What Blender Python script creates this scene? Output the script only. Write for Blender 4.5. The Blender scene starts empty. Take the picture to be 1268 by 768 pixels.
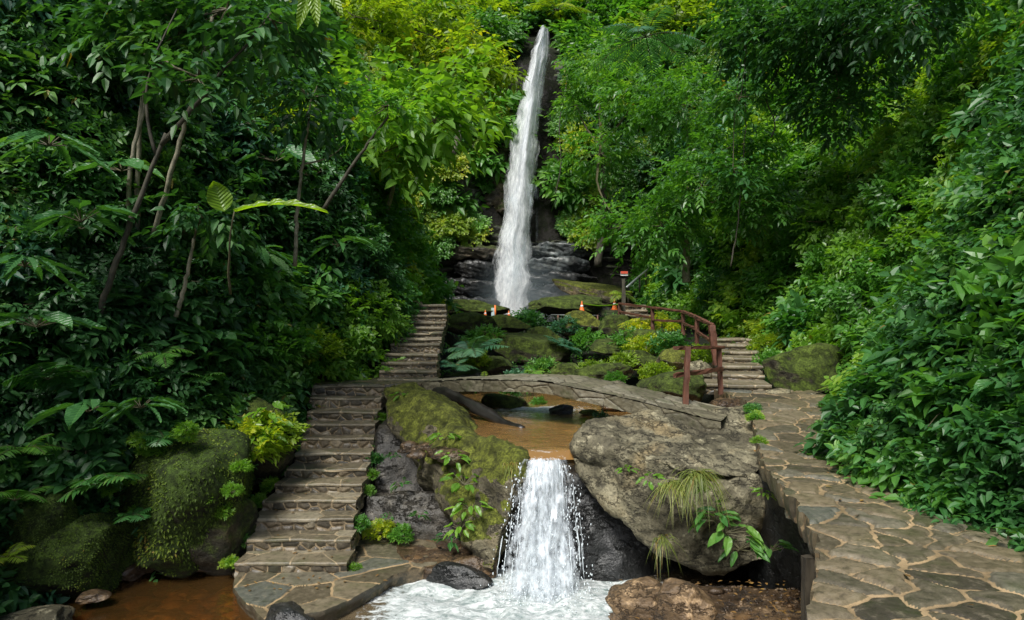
import bpy, bmesh, math, random
import numpy as np
from mathutils import Vector, Matrix
from mathutils.bvhtree import BVHTree
random.seed(7); RNG = np.random.default_rng(7)
PI = math.pi
scn = bpy.context.scene
COL = scn.collection
F, CX, HY, EYE = 845.3, 634.0, 390.0, 3.0

def P(px, py, d):
    """world point on the photograph's line of sight (px, py) at distance d"""
    return np.array([(px - CX) / F * d, d, EYE - (py - HY) / F * d])

# ------------------------------------------------------------------ noise
def _h(ix, iy, iz, s):
    n = (ix * 374761393 + iy * 668265263 + iz * 2147483647 + s * 974711) & 0xffffffff
    n = ((n ^ (n >> 13)) * 1274126177) & 0xffffffff
    n = ((n ^ (n >> 16)) * 2246822519) & 0xffffffff
    return ((n ^ (n >> 15)) & 0xffffff) / float(0xffffff)

def vnoise(p, s=0):
    p = np.asarray(p, float)
    i = np.floor(p).astype(np.int64); f = p - i
    f = f * f * (3 - 2 * f)
    x, y, z = i[..., 0], i[..., 1], i[..., 2]
    r = 0
    for a in (0, 1):
        wx = f[..., 0] if a else 1 - f[..., 0]
        for b in (0, 1):
            wy = f[..., 1] if b else 1 - f[..., 1]
            for c in (0, 1):
                wz = f[..., 2] if c else 1 - f[..., 2]
                r = r + wx * wy * wz * _h(x + a, y + b, z + c, s)
    return r * 2 - 1

def fbm(p, s=0, o=4, g=.5):
    p = np.asarray(p, float); r = 0; a = 1; t = 0
    for k in range(o):
        r = r + a * vnoise(p * 2 ** k + 17.3 * k, s + k); t += a; a *= g
    return r / t

def sstep(a, b, x):
    t = np.clip((x - a) / (b - a), 0, 1)
    return t * t * (3 - 2 * t)

def unit(v):
    v = np.asarray(v, float)
    return v / np.maximum(np.linalg.norm(v, axis=-1, keepdims=True), 1e-9)

# ------------------------------------------------------------------ mesh collecting
class Bag:
    def __init__(s):
        s.V = []; s.n = 0; s.F = []; s.A = []; s.UV = []; s.M = []
    def add(s, V, faces, tint=.5, uv=None, mat=0):
        V = np.asarray(V, float).reshape(-1, 3)
        s.V.append(V)
        s.A.append(np.broadcast_to(np.asarray(tint, float), (len(V),)).copy())
        s.UV.append(np.zeros((len(V), 2)) if uv is None else np.asarray(uv, float))
        for f in faces:
            f = np.asarray(f, np.int64)
            if len(f):
                s.F.append(f + s.n); s.M.append(np.full(len(f), mat))
        s.n += len(V)
    def tube(s, pts, rad, sides=6, tint=.5, mat=0, wob=0):
        pts = np.asarray(pts, float); n = len(pts)
        rad = np.broadcast_to(np.asarray(rad, float), (n,))
        t = unit(np.gradient(pts, axis=0))
        ref = np.array([0, 0, 1.]) if abs(t[:, 2]).mean() < .8 else np.array([0, 1., 0])
        a = unit(np.cross(t, ref)); b = np.cross(t, a)
        th = np.linspace(0, 2 * PI, sides, endpoint=False)
        rr = rad[:, None] * (1 + (wob * fbm(np.stack([np.cos(th)[None] * 2 + 0 * rad[:, None], np.sin(th)[None] * 2 + 0 * rad[:, None], np.arange(n)[:, None] * .5 + 0 * th[None]], -1), 5, 2) if wob else 0))
        V = pts[:, None] + rr[..., None] * (a[:, None] * np.cos(th)[None, :, None] + b[:, None] * np.sin(th)[None, :, None])
        i = np.arange(n - 1)[:, None] * sides; j = np.arange(sides)[None]; k = (j + 1) % sides
        q = np.stack([i + j, i + k, i + sides + k, i + sides + j], -1).reshape(-1, 4)
        L = (n - 1) * sides
        cap = [[0, m + 1, m] for m in range(1, sides - 1)] + [[L, L + m, L + m + 1] for m in range(1, sides - 1)]
        s.add(V, [q, np.array(cap)], tint, mat=mat)
    def sheet(s, G, tint=.5, uv=None, mat=0, flip=False, wrap=False):
        G = np.asarray(G, float); a, b = G.shape[:2]
        i = np.arange(a - 1)[:, None] * b; j = np.arange(b if wrap else b - 1)[None]; k = (j + 1) % b
        q = np.stack([i + j, i + k, i + b + k, i + b + j], -1).reshape(-1, 4)
        if flip: q = q[:, ::-1]
        if uv is None:
            uu, vv = np.meshgrid(np.linspace(0, 1, a), np.linspace(0, 1, b), indexing='ij'); uv = np.stack([vv, uu], -1)
        t = tint if np.ndim(tint) == 0 else np.asarray(tint).reshape(-1)
        s.add(G, [q], t, np.asarray(uv).reshape(-1, 2), mat)
    def box(s, c, size, rot=None, tint=.5, mat=0):
        x, y, z = np.asarray(size, float) / 2
        V = np.array([[sx * x, sy * y, sz * z] for sx in (-1, 1) for sy in (-1, 1) for sz in (-1, 1)])
        if rot is not None: V = V @ np.array(rot.to_3x3()).T
        s.add(V + np.asarray(c, float), [[[0, 1, 3, 2], [4, 6, 7, 5], [0, 4, 5, 1], [2, 3, 7, 6], [0, 2, 6, 4], [1, 5, 7, 3]]], tint, mat=mat)
    def board(s, a, b, w, h, tint=.5, n=8, rough=.004, seed=0, mat=0):
        """hand-cut beam from a to b, w wide, h high, with slightly uneven faces"""
        a = np.asarray(a, float); b = np.asarray(b, float)
        t = unit(b - a); up = np.array([0, 0, 1.]) if abs(t[2]) < .9 else np.array([0, 1., 0])
        sd = unit(np.cross(t, up)); u2 = np.cross(sd, t)
        rows = []
        for k in range(n + 1):
            c = a + (b - a) * k / n
            for (p, q) in ((-1, -1), (0, -1.02), (1, -1), (1.03, 0), (1, 1), (0, 1.02), (-1, 1), (-1.03, 0)):
                j = RNG.normal(0, rough, 3)
                rows.append(c + sd * p * w / 2 + u2 * q * h / 2 + j)
        G = np.array(rows).reshape(n + 1, 8, 3)
        i0 = s.n
        s.sheet(G, tint, wrap=True, mat=mat)
        s.F.append(np.array([[i0 + 0, i0 + k, i0 + k + 1] for k in range(1, 7)])); s.M.append(np.full(6, mat))
        e = i0 + n * 8
        s.F.append(np.array([[e + 0, e + k + 1, e + k] for k in range(1, 7)])); s.M.append(np.full(6, mat))
    def data(s, name, mats, smooth=False, attr='tint'):
        V = np.concatenate(s.V); me = bpy.data.meshes.new(name)
        me.vertices.add(len(V)); me.vertices.foreach_set('co', V.astype(np.float32).ravel())
        loops = np.concatenate([f.ravel() for f in s.F]); tot = np.concatenate([np.full(len(f), f.shape[1]) for f in s.F])
        me.loops.add(len(loops)); me.loops.foreach_set('vertex_index', loops.astype(np.int32))
        me.polygons.add(len(tot))
        st = np.concatenate([[0], np.cumsum(tot)[:-1]])
        me.polygons.foreach_set('loop_start', st.astype(np.int32))
        me.polygons.foreach_set('loop_total', tot.astype(np.int32))
        me.polygons.foreach_set('material_index', np.concatenate(s.M).astype(np.int32))
        me.polygons.foreach_set('use_smooth', np.full(len(tot), smooth))
        a = me.attributes.new(attr, 'FLOAT', 'POINT'); a.data.foreach_set('value', np.concatenate(s.A).astype(np.float32))
        uvl = me.uv_layers.new(name='UVMap'); uvl.data.foreach_set('uv', np.concatenate(s.UV)[loops].astype(np.float32).ravel())
        me.update(calc_edges=True); me.validate()
        for m in (mats if isinstance(mats, (list, tuple)) else [mats]): me.materials.append(m)
        return me
    def build(s, name, mats, parent=None, smooth=False):
        return link(name, s.data(name, mats, smooth), parent)

def link(name, me, parent=None):
    o = bpy.data.objects.new(name, me); COL.objects.link(o)
    if parent is not None: o.parent = parent
    return o

def tag(o, label=None, cat=None, group=None, kind=None):
    if label: o['label'] = label
    if cat: o['category'] = cat
    if group: o['group'] = group
    if kind: o['kind'] = kind
    return o

def thing(name, label, cat, loc=(0, 0, 0), group=None, rot=(0, 0, 0), scale=1):
    o = bpy.data.objects.new(name, None); COL.objects.link(o)
    o.location = loc; o.rotation_euler = rot; o.scale = (scale,) * 3 if np.isscalar(scale) else scale
    o.empty_display_size = .1
    return tag(o, label, cat, group)

def dup(root, loc, rot=(0, 0, 0), scale=1, label=None, group=None):
    r = root.copy(); COL.objects.link(r)
    r.location = loc; r.rotation_euler = rot; r.scale = (scale,) * 3 if np.isscalar(scale) else scale
    if label: r['label'] = label
    if group: r['group'] = group
    for ch in KIDS.get(root.name, ()):
        c = ch.copy(); COL.objects.link(c); c.parent = r
    return r
KIDS = {}

# ------------------------------------------------------------------ materials
def mat(name):
    m = bpy.data.materials.new(name); m.use_nodes = True
    nt = m.node_tree; nt.nodes.clear()
    return m, nt
class N:
    def __init__(s, nt): s.nt = nt
    def __call__(s, typ, ins=None, **kw):
        n = s.nt.nodes.new(typ)
        for k, v in kw.items(): setattr(n, k, v)
        for k, v in (ins or {}).items():
            if isinstance(v, bpy.types.NodeSocket): s.nt.links.new(v, n.inputs[k])
            else: n.inputs[k].default_value = v
        return n
    def math(s, op, a, b=0., c=None, clamp=False):
        d = {0: a, 1: b}
        if c is not None: d[2] = c
        return s('ShaderNodeMath', d, operation=op, use_clamp=clamp).outputs[0]
    def ramp(s, fac, stops, interp='LINEAR'):
        n = s('ShaderNodeValToRGB', {0: fac}); cr = n.color_ramp; cr.interpolation = interp
        while len(cr.elements) < len(stops): cr.elements.new(.5)
        for e, (p, c) in zip(cr.elements, stops):
            e.position = p; e.color = (*c, 1) if len(c) == 3 else c
        return n.outputs[0]
    def mix(s, fac, a, b, typ='MIX'):
        n = s('ShaderNodeMix', None, data_type='RGBA', blend_type=typ)
        for i, v in ((0, fac), (6, a), (7, b)):
            if isinstance(v, bpy.types.NodeSocket): s.nt.links.new(v, n.inputs[i])
            else: n.inputs[i].default_value = v if i == 0 else (*v, 1)[:4]
        return n.outputs[2]
    def noise(s, vec, scale, detail=4, rough=.55, out=0, dist=0.):
        return s('ShaderNodeTexNoise', {'Vector': vec, 'Scale': scale, 'Detail': detail, 'Roughness': rough, 'Distortion': dist}).outputs[out]
    def bump(s, h, strength=.5, dist=.02, normal=None):
        d = {'Height': h, 'Strength': strength, 'Distance': dist}
        if normal is not None: d['Normal'] = normal
        return s('ShaderNodeBump', d).outputs[0]
def grey(c): return (c, c, c)

def leaf_mat(name, dark, lite, extra, rough=.38, trans=.3, veins=False, gloss=.5):
    m, nt = mat(name); n = N(nt)
    at = n('ShaderNodeAttribute', attribute_name='tint').outputs['Fac']
    ob = n('ShaderNodeObjectInfo').outputs['Random']
    pos = n('ShaderNodeNewGeometry').outputs['Position']
    big = n.noise(pos, .45, 2, .5)
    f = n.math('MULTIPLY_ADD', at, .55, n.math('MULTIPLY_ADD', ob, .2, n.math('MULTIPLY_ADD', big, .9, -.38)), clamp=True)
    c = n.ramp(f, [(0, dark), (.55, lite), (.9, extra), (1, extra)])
    c = n.mix(n.math('MULTIPLY', n.math('GREATER_THAN', at, .975), .8), c, (.2, .13, .03))
    bmp = None
    if veins:
        uv = n('ShaderNodeUVMap').outputs[0]
        sp = n('ShaderNodeSeparateXYZ', {0: uv})
        ax = n.math('ABSOLUTE', n.math('SUBTRACT', sp.outputs[0], .5))
        ph = n.math('MULTIPLY_ADD', sp.outputs[1], 60., n.math('MULTIPLY', ax, -34.))
        w = n.math('SINE', ph)
        mid = n.math('LESS_THAN', ax, .018)
        c = n.mix(n.math('MULTIPLY_ADD', n.math('MULTIPLY_ADD', w, .5, .5, clamp=True), .25, n.math('MULTIPLY', mid, .5)), c, (lite[0] * 1.6 + .02, lite[1] * 1.5 + .02, lite[2] * 1.4))
        bmp = n.bump(n.math('ADD', w, n.math('MULTIPLY', mid, 2.)), .55, .006)
    d = {'Base Color': c, 'Roughness': rough, 'Specular IOR Level': gloss, 'Coat Weight': 0.}
    if bmp: d['Normal'] = bmp
    p = n('ShaderNodeBsdfPrincipled', d).outputs[0]
    tc = n.mix(.75, c, (.32, .42, .03), 'MIX') if False else n('ShaderNodeMix', None, data_type='RGBA', blend_type='MULTIPLY')
    nt.links.new(c, tc.inputs[6]); tc.inputs[0].default_value = 1; tc.inputs[7].default_value = (2.6, 2.6, .7, 1)
    tr = n('ShaderNodeBsdfTranslucent', {0: tc.outputs[2]}).outputs[0]
    mx = n('ShaderNodeMixShader', {0: trans, 1: p, 2: tr}).outputs[0]
    n('ShaderNodeOutputMaterial', {0: mx})
    return m

def rock_mat(name, base, dark, moss=.5, wet=0., mosscol=(.07, .10, .012), scale=1., strata=0., pale=.5):
    m, nt = mat(name); n = N(nt)
    g = n('ShaderNodeNewGeometry'); pos = g.outputs['Position']
    nz = n('ShaderNodeSeparateXYZ', {0: g.outputs['Normal']}).outputs[2]
    n1 = n.noise(pos, 1.3 * scale, 5, .6); n2 = n.noise(pos, 7 * scale, 6, .65); n3 = n.noise(pos, 38 * scale, 4, .6)
    c = n.mix(n.ramp(n1, [(.35, grey(0)), (.65, grey(1))]), dark, base)
    n0 = n.noise(pos, .9 * scale, 3, .6, 0, 1.)
    c = n.mix(n.ramp(n0, [(.42, grey(.75)), (.56, grey(0))]), c, tuple(x * .8 for x in dark))
    c = n.mix(n.ramp(n0, [(.55, grey(0)), (.7, grey(.5))]), c, (base[0] * 1.25, base[1] * 1.0, base[2] * .7))
    c = n.mix(n.ramp(n2, [(.36, grey(.8)), (.5, grey(0))]), c, tuple(x * .45 for x in dark))
    c = n.mix(n.math('MULTIPLY', n.ramp(n2, [(.56, grey(0)), (.66, grey(1))]), pale), c, tuple(min(1, x * 1.9 + .03) for x in base))
    c = n.mix(n.math('MULTIPLY', n.ramp(n3, [(.35, grey(1)), (.5, grey(0))]), .55), c, tuple(x * .35 for x in dark))
    mp = n('ShaderNodeMapping', {0: pos, 'Scale': (1., 1., 9. if strata else 2.), 'Rotation': (.1, .25, 0)}).outputs[0]
    cr = n.noise(mp, 1.6 * scale, 6, .7)
    crk = n.ramp(n.math('ABSOLUTE', n.math('SUBTRACT', cr, .5)), [(0, grey(1)), (.018, grey(0))])
    c = n.mix(n.math('MULTIPLY', crk, .75), c, tuple(x * .2 for x in dark))
    mm = n.math('ADD', n.math('MULTIPLY', nz, .55), n.math('ADD', n.math('MULTIPLY', n1, 1.1), n.math('MULTIPLY', n2, .7)))
    mf = n.ramp(mm, [(1.22 - .62 * moss, grey(0)), (1.44 - .62 * moss, grey(1))])
    mcol = n.mix(n.ramp(n2, [(.38, grey(0)), (.62, grey(1))]), tuple(x * .3 for x in mosscol), tuple(x * 1.5 for x in mosscol))
    mcol = n.mix(n.ramp(n3, [(.4, grey(.7)), (.6, grey(0))]), mcol, tuple(x * .25 for x in mosscol))
    c = n.mix(n.math('MULTIPLY', mf, .92 if moss > 0 else 0.), c, mcol)
    h = n.math('ADD', n.math('MULTIPLY', n2, .6), n.math('MULTIPLY_ADD', n3, .25, n.math('MULTIPLY', crk, -.35)))
    fine = n.noise(pos, 120 * scale, 2, .6)
    h = n.math('ADD', h, n.math('MULTIPLY', n.math('MULTIPLY', fine, mf), .3))
    b = n.bump(h, .9, .05)
    rg = n.math('MULTIPLY_ADD', mf, .25, .72 - .45 * wet)
    p = n('ShaderNodeBsdfPrincipled', {'Base Color': c, 'Roughness': rg, 'Normal': b, 'Specular IOR Level': .35 + .3 * wet})
    n('ShaderNodeOutputMaterial', {0: p.outputs[0]})
    return m

def paving_mat(name, stops, mortar, moss=.1, bump=.6, rough=.5):
    """tint holds a per-stone random value; UV.x the mortar mask"""
    m, nt = mat(name); n = N(nt)
    at = n('ShaderNodeAttribute', attribute_name='tint').outputs['Fac']
    uv = n('ShaderNodeSeparateXYZ', {0: n('ShaderNodeUVMap').outputs[0]})
    g = n('ShaderNodeNewGeometry'); pos = g.outputs['Position']
    n1 = n.noise(pos, 3., 5, .6); n2 = n.noise(pos, 16, 5, .7); n3 = n.noise(pos, 70, 3, .6)
    c = n.ramp(at, stops)
    c = n.mix(n.ramp(n2, [(.32, grey(.6)), (.52, grey(0))]), c, (.02, .018, .012))
    c = n.mix(n.math('MULTIPLY', n.ramp(n2, [(.55, grey(0)), (.7, grey(1))]), .45), c, (.26, .22, .15))
    c = n.mix(n.ramp(n1, [(.52, grey(0)), (.72, grey(moss * 3))]), c, (.045, .06, .015))
    mo = n.mix(n.ramp(n1, [(.35, grey(0)), (.6, grey(1))]), tuple(x * .45 for x in mortar), mortar)
    mo = n.mix(n.math('MULTIPLY', n2, .4), mo, (.03, .025, .015))
    mk = n.math('ADD', uv.outputs[0], n.math('MULTIPLY_ADD', n2, .7, -.35))
    c = n.mix(n.ramp(mk, [(.4, grey(0)), (.62, grey(1))]), c, mo)
    h = n.math('ADD', n.math('MULTIPLY', n2, .7), n.math('MULTIPLY', n3, .3))
    p = n('ShaderNodeBsdfPrincipled', {'Base Color': c, 'Roughness': n.math('MULTIPLY_ADD', n2, .4, rough - .2), 'Normal': n.bump(h, bump, .012), 'Specular IOR Level': .5})
    n('ShaderNodeOutputMaterial', {0: p.outputs[0]})
    return m

def plain_mat(name, c1, c2, scale=8, rough=.7, stretch=(1, 1, 1), bump=.4, metallic=0.):
    m, nt = mat(name); n = N(nt)
    co = n('ShaderNodeTexCoord').outputs['Object']
    mp = n('ShaderNodeMapping', {0: co, 'Scale': stretch}).outputs[0]
    n1 = n.noise(mp, scale, 5, .65)
    c = n.mix(n.ramp(n1, [(.3, grey(0)), (.7, grey(1))]), c1, c2)
    p = n('ShaderNodeBsdfPrincipled', {'Base Color': c, 'Roughness': rough, 'Normal': n.bump(n1, bump, .01), 'Metallic': metallic})
    n('ShaderNodeOutputMaterial', {0: p.outputs[0]})
    return m

M = {}
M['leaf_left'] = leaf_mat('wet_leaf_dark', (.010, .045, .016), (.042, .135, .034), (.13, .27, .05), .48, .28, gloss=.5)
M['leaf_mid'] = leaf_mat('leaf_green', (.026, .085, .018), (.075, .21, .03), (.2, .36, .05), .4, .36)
M['leaf_lime'] = leaf_mat('leaf_yellow_green', (.06, .12, .012), (.18, .28, .022), (.5, .46, .03), .42, .42)  # yellow also paints sunlight onto the crest and cliff foliage
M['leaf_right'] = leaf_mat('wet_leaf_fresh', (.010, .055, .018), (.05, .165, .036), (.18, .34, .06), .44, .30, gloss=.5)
M['leaf_blue'] = leaf_mat('leaf_blue_green', (.014, .06, .036), (.05, .16, .08), (.17, .32, .16), .46, .25, gloss=.5)
M['big_leaf'] = leaf_mat('ribbed_leaf', (.02, .08, .025), (.05, .16, .045), (.12, .26, .06), .42, .25, True)
M['banana'] = leaf_mat('banana_leaf', (.05, .12, .012), (.13, .24, .02), (.2, .32, .03), .35, .45, True)
M['grass'] = leaf_mat('grass_blade', (.06, .09, .02), (.16, .2, .04), (.38, .36, .1), .5, .3)
M['moss_leaf'] = leaf_mat('moss_leaf', (.02, .045, .005), (.08, .13, .012), (.2, .25, .03), .6, .25, False, .3)
M['litter'] = leaf_mat('dead_leaf', (.06, .035, .015), (.2, .11, .03), (.4, .26, .06), .5, .1)
M['leaf_fresh'] = leaf_mat('leaf_fresh_green', (.045, .12, .014), (.13, .27, .03), (.33, .42, .05), .42, .4)
M['stem'] = plain_mat('stem_bark', (.05, .045, .02), (.11, .10, .05), 20, .7)
M['bark'] = plain_mat('pale_bark', (.09, .085, .055), (.36, .33, .24), 14, .8, (1, 1, .6), .8)
M['bark_dark'] = plain_mat('dark_bark', (.02, .02, .014), (.09, .08, .055), 12, .8, (1, 1, .5), .8)
M['log'] = plain_mat('wet_log', (.006, .006, .005), (.03, .028, .024), 6, .35, (1, .3, 1), .8)
M['rail'] = plain_mat('red_brown_timber', (.05, .02, .012), (.15, .06, .035), 12, .6, (1, 1, .4), .6)
M['plank'] = plain_mat('dark_plank', (.018, .014, .008), (.06, .048, .03), 10, .7, (1, 1, .25), .8)
M['soil'] = rock_mat('dark_soil', (.02, .016, .010), (.008, .007, .004), .4, 0, (.01, .014, .004))
M['rock'] = rock_mat('boulder_rock', (.26, .235, .15), (.085, .075, .046), .1, 0, (.085, .10, .015), 1.)
M['rock_moss'] = rock_mat('mossy_rock', (.13, .115, .07), (.04, .036, .022), .85, 0, (.07, .105, .012))
M['rock_left'] = rock_mat('mossy_boulder_rock', (.25, .22, .14), (.085, .074, .045), .36, 0, (.12, .14, .014))
M['rock_dark'] = rock_mat('wet_dark_rock', (.035, .036, .034), (.010, .011, .011), .12, .8, (.03, .05, .01))
M['rock_warm'] = rock_mat('wet_warm_rock', (.19, .125, .065), (.05, .03, .016), .12, .7)
M['ledge_rock'] = rock_mat('ledge_rock', (.13, .15, .15), (.035, .042, .042), .3, .7, (.05, .075, .014), .4, 1.)
M['rib_rock'] = rock_mat('rib_rock', (.2, .17, .12), (.06, .05, .036), .4, .3, (.06, .08, .014), .4, 1.)
M['tan_rock'] = rock_mat('tan_rock', (.34, .23, .12), (.12, .075, .035), .12, .4)
M['rock_wet_brown'] = rock_mat('wet_brown_rock', (.10, .088, .068), (.03, .027, .022), .3, .6, (.05, .07, .012))
M['moss'] = rock_mat('moss_blanket', (.05, .045, .02), (.02, .018, .01), 1.2, 0, (.05, .09, .01), 1.6)
M['cliff'] = rock_mat('cliff_rock', (.17, .165, .14), (.04, .044, .038), .45, .45, (.05, .075, .014), .35, 1.)
STONE = [(0, (.055, .047, .032)), (.3, (.14, .113, .068)), (.6, (.09, .08, .053)), (.8, (.19, .15, .09)), (1, (.10, .105, .085))]
M['paving'] = paving_mat('flagstones', STONE, (.46, .33, .18), .16, .7, .42)
M['tread'] = paving_mat('tread_slabs', [(0, (.09, .076, .048)), (.5, (.155, .128, .08)), (1, (.22, .19, .13))], (.42, .33, .2), .2)
M['riser'] = paving_mat('riser_cobbles', [(0, (.03, .026, .018)), (.5, (.085, .07, .048)), (.8, (.17, .13, .08)), (1, (.24, .21, .15))], (.32, .24, .14), .08, .8, .45)
M['dry'] = paving_mat('ledge_stone', [(0, (.035, .032, .022)), (.5, (.09, .08, .052)), (1, (.18, .155, .10))], (.10, .085, .055), .3, .9)
M['bridge'] = paving_mat('bridge_stone', [(0, (.10, .09, .058)), (.5, (.15, .135, .085)), (1, (.2, .185, .135))], (.085, .072, .045), .22, .8, .6)
M['cone'] = plain_mat('cone_orange', (.75, .16, .03), (.85, .22, .05), 3, .5)
M['cone_band'] = plain_mat('cone_white', (.7, .7, .7), (.8, .8, .8), 3, .5)
M['metal'] = plain_mat('dull_metal', (.12, .14, .13), (.3, .33, .32), 6, .4, (1, 1, 1), .1, .6)
M['paleboard'] = plain_mat('pale_board', (.35, .5, .55), (.55, .68, .7), 3, .5)
M['sign_red'] = plain_mat('sign_red', (.5, .06, .03), (.6, .1, .05), 3, .5)

def water_mat(name, tintc, foam=False, murk=.35):
    m, nt = mat(name); n = N(nt)
    g = n('ShaderNodeNewGeometry'); pos = g.outputs['Position']
    mp = n('ShaderNodeMapping', {0: pos, 'Scale': (1, 1.5, 1)}).outputs[0]
    w1 = n.noise(mp, 3.5, 4, .6, 0, .8); w2 = n.noise(mp, 14, 3, .6, 0, .5)
    b = n.bump(n.math('ADD', w1, n.math('MULTIPLY', w2, .35)), .35, .06)
    tr = n('ShaderNodeBsdfTransparent', {0: (*tintc, 1)}).outputs[0]
    df = n('ShaderNodeBsdfDiffuse', {0: (tintc[0] * .45, tintc[1] * .40, tintc[2] * .35, 1)}).outputs[0]
    body = n('ShaderNodeMixShader', {0: murk, 1: tr, 2: df}).outputs[0]
    gl = n('ShaderNodeBsdfGlossy', {0: (1, 1, 1, 1), 'Roughness': .06, 'Normal': b}).outputs[0]
    fr = n('ShaderNodeFresnel', {'IOR': 1.33, 'Normal': b}).outputs[0]
    sh = n('ShaderNodeMixShader', {0: n.math('MULTIPLY', fr, 1.3, clamp=True), 1: body, 2: gl}).outputs[0]
    if foam:
        at = n('ShaderNodeAttribute', attribute_name='tint').outputs['Fac']
        mp2 = n('ShaderNodeMapping', {0: pos, 'Scale': (1., 1.6, 1)}).outputs[0]
        f1 = n.noise(mp2, 4.5, 6, .68, 0, 1.6); f2 = n.noise(mp2, 17, 4, .65, 0, 1.)
        ff = n.math('ADD', n.math('MULTIPLY', f1, .75), n.math('MULTIPLY', f2, .35))
        fm = n.ramp(n.math('ADD', at, n.math('MULTIPLY_ADD', ff, 1.9, -1.02)), [(.35, grey(0)), (.62, grey(1))])
        fc = n.mix(n.ramp(ff, [(.4, grey(0)), (.66, grey(1))]), (.16, .22, .21), (.74, .77, .76))
        fd = n('ShaderNodeBsdfPrincipled', {'Base Color': fc, 'Roughness': .45, 'Normal': n.bump(ff, .7, .06)}).outputs[0]
        sh = n('ShaderNodeMixShader', {0: fm, 1: sh, 2: fd}).outputs[0]
    n('ShaderNodeOutputMaterial', {0: sh})
    return m
M['pool'] = water_mat('amber_water', (.72, .42, .14), False, .12)
M['foam'] = water_mat('foaming_water', (.45, .38, .25), True, .5)
M['stream'] = water_mat('stream_water', (.8, .5, .18), True, .6)

def fall_mat(name, su, sv, lo, hi, edge=.12, col=(.82, .88, .92)):
    m, nt = mat(name); n = N(nt)
    uv = n('ShaderNodeUVMap').outputs[0]
    mp = n('ShaderNodeMapping', {0: uv, 'Scale': (su, sv, 1)}).outputs[0]
    a = n.noise(mp, 1., 5, .62, 0, .5)
    mp2 = n('ShaderNodeMapping', {0: uv, 'Scale': (su * 3.3, sv * 5, 1), 'Location': (3, 7, 0)}).outputs[0]
    b = n.noise(mp2, 1., 3, .6)
    x = n('ShaderNodeSeparateXYZ', {0: uv}).outputs[0]
    e = n.math('MULTIPLY', n.math('MULTIPLY', x, n.math('SUBTRACT', 1., x)), 4.)
    e = n.ramp(e, [(0, grey(0)), (edge * 3, grey(1))])
    at = n('ShaderNodeAttribute', attribute_name='tint').outputs['Fac']
    f = n.math('ADD', n.math('MULTIPLY', a, .65), n.math('MULTIPLY_ADD', b, .35, n.math('MULTIPLY_ADD', e, .3, n.math('MULTIPLY_ADD', at, .3, -.45))))
    al = n.ramp(f, [(lo, grey(0)), (hi, grey(1))])
    c = n.mix(n.ramp(b, [(.35, grey(0)), (.65, grey(1))]), tuple(q * .78 for q in col), tuple(min(1, q * 1.08) for q in col))
    df = n('ShaderNodeBsdfDiffuse', {0: c}).outputs[0]; tl = n('ShaderNodeBsdfTranslucent', {0: c}).outputs[0]
    gl = n('ShaderNodeBsdfGlossy', {0: (.9, .95, 1, 1), 'Roughness': .25}).outputs[0]
    s = n('ShaderNodeMixShader', {0: .2, 1: df, 2: tl}).outputs[0]
    s = n('ShaderNodeMixShader', {0: .08, 1: s, 2: gl}).outputs[0]
    tr = n('ShaderNodeBsdfTransparent').outputs[0]
    s = n('ShaderNodeMixShader', {0: al, 1: tr, 2: s}).outputs[0]
    n('ShaderNodeOutputMaterial', {0: s})
    return m
M['fall'] = fall_mat('tall_fall_water', 6, 9, .2, .6, .34, (.9, .95, 1.))
M['fall_near'] = fall_mat('small_fall_water', 6.5, 3.2, .36, .60, .25, (.74, .8, .84))
M['veil'] = fall_mat('spray_veil', 5, 2, .42, .95, .3, (.6, .72, .78))
m, nt = mat('white_drops'); n = N(nt)
n('ShaderNodeOutputMaterial', {0: n('ShaderNodeBsdfPrincipled', {'Base Color': (.7, .77, .8, 1), 'Roughness': .2, 'Subsurface Weight': 0.}).outputs[0]}); M['drops'] = m
m, nt = mat('water_mist'); n = N(nt)
oc = n('ShaderNodeTexCoord').outputs['Object']; ln = n('ShaderNodeVectorMath', {0: oc}, operation='LENGTH').outputs['Value']
v = n('ShaderNodeVolumeScatter', {0: (.75, .92, 1, 1), 'Density': n.math('MULTIPLY', n.ramp(ln, [(0, grey(1)), (1, grey(0))], 'EASE'), .16)}); o = n('ShaderNodeOutputMaterial'); nt.links.new(v.outputs[0], o.inputs['Volume']); M['mist'] = m

# ------------------------------------------------------------------ terrain
def interp(tab, y):
    a = np.array(tab, float); return np.interp(y, a[:, 0], a[:, 1])
XL = [(-10, -3.6), (3, -4.1), (5, -4.8), (6.8, -5.4), (8, -5.1), (8.5, -4.2), (9, -3.8), (12, -3.85), (13, -3.5), (14, -2.85), (16.5, -3.05), (20, -2.7), (24, -3.4), (30, -5.5), (40, -9), (60, -12)]
XR = [(-10, 3.6), (3, 3.45), (6.3, 3.5), (7, 3.75), (8, 4.45), (9, 5.1), (10.5, 5.75), (13, 6.2), (16, 6.5), (20, 6.3), (26, 6.0), (30, 6.0), (36, 8), (40, 10), (60, 14)]
LZ = [(8, -.5), (8.4, -.1), (12, 1.3), (12.8, 1.5), (16.5, 2.9), (20, 3.0), (26, 2.9), (40, 2.4)]
SZ = [(8.35, -.5), (8.75, 1.12), (13.5, 1.15), (24, 2.5), (27, 2.75), (32, 2.3), (42, 2.3)]
RZ = [(8, 1.3), (11, 1.55), (16, 2.1), (22, 2.8), (30, 3.2), (40, 3)]
BR = [(-10, 1.8), (3, 1.8), (4.2, 2.2), (5, 2.4), (6.5, 2.75), (8, 3.1), (10, 3.7), (11.5, 3.55), (16, 4.5), (20, 4.6), (30, 5.2), (40, 9)]
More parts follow.
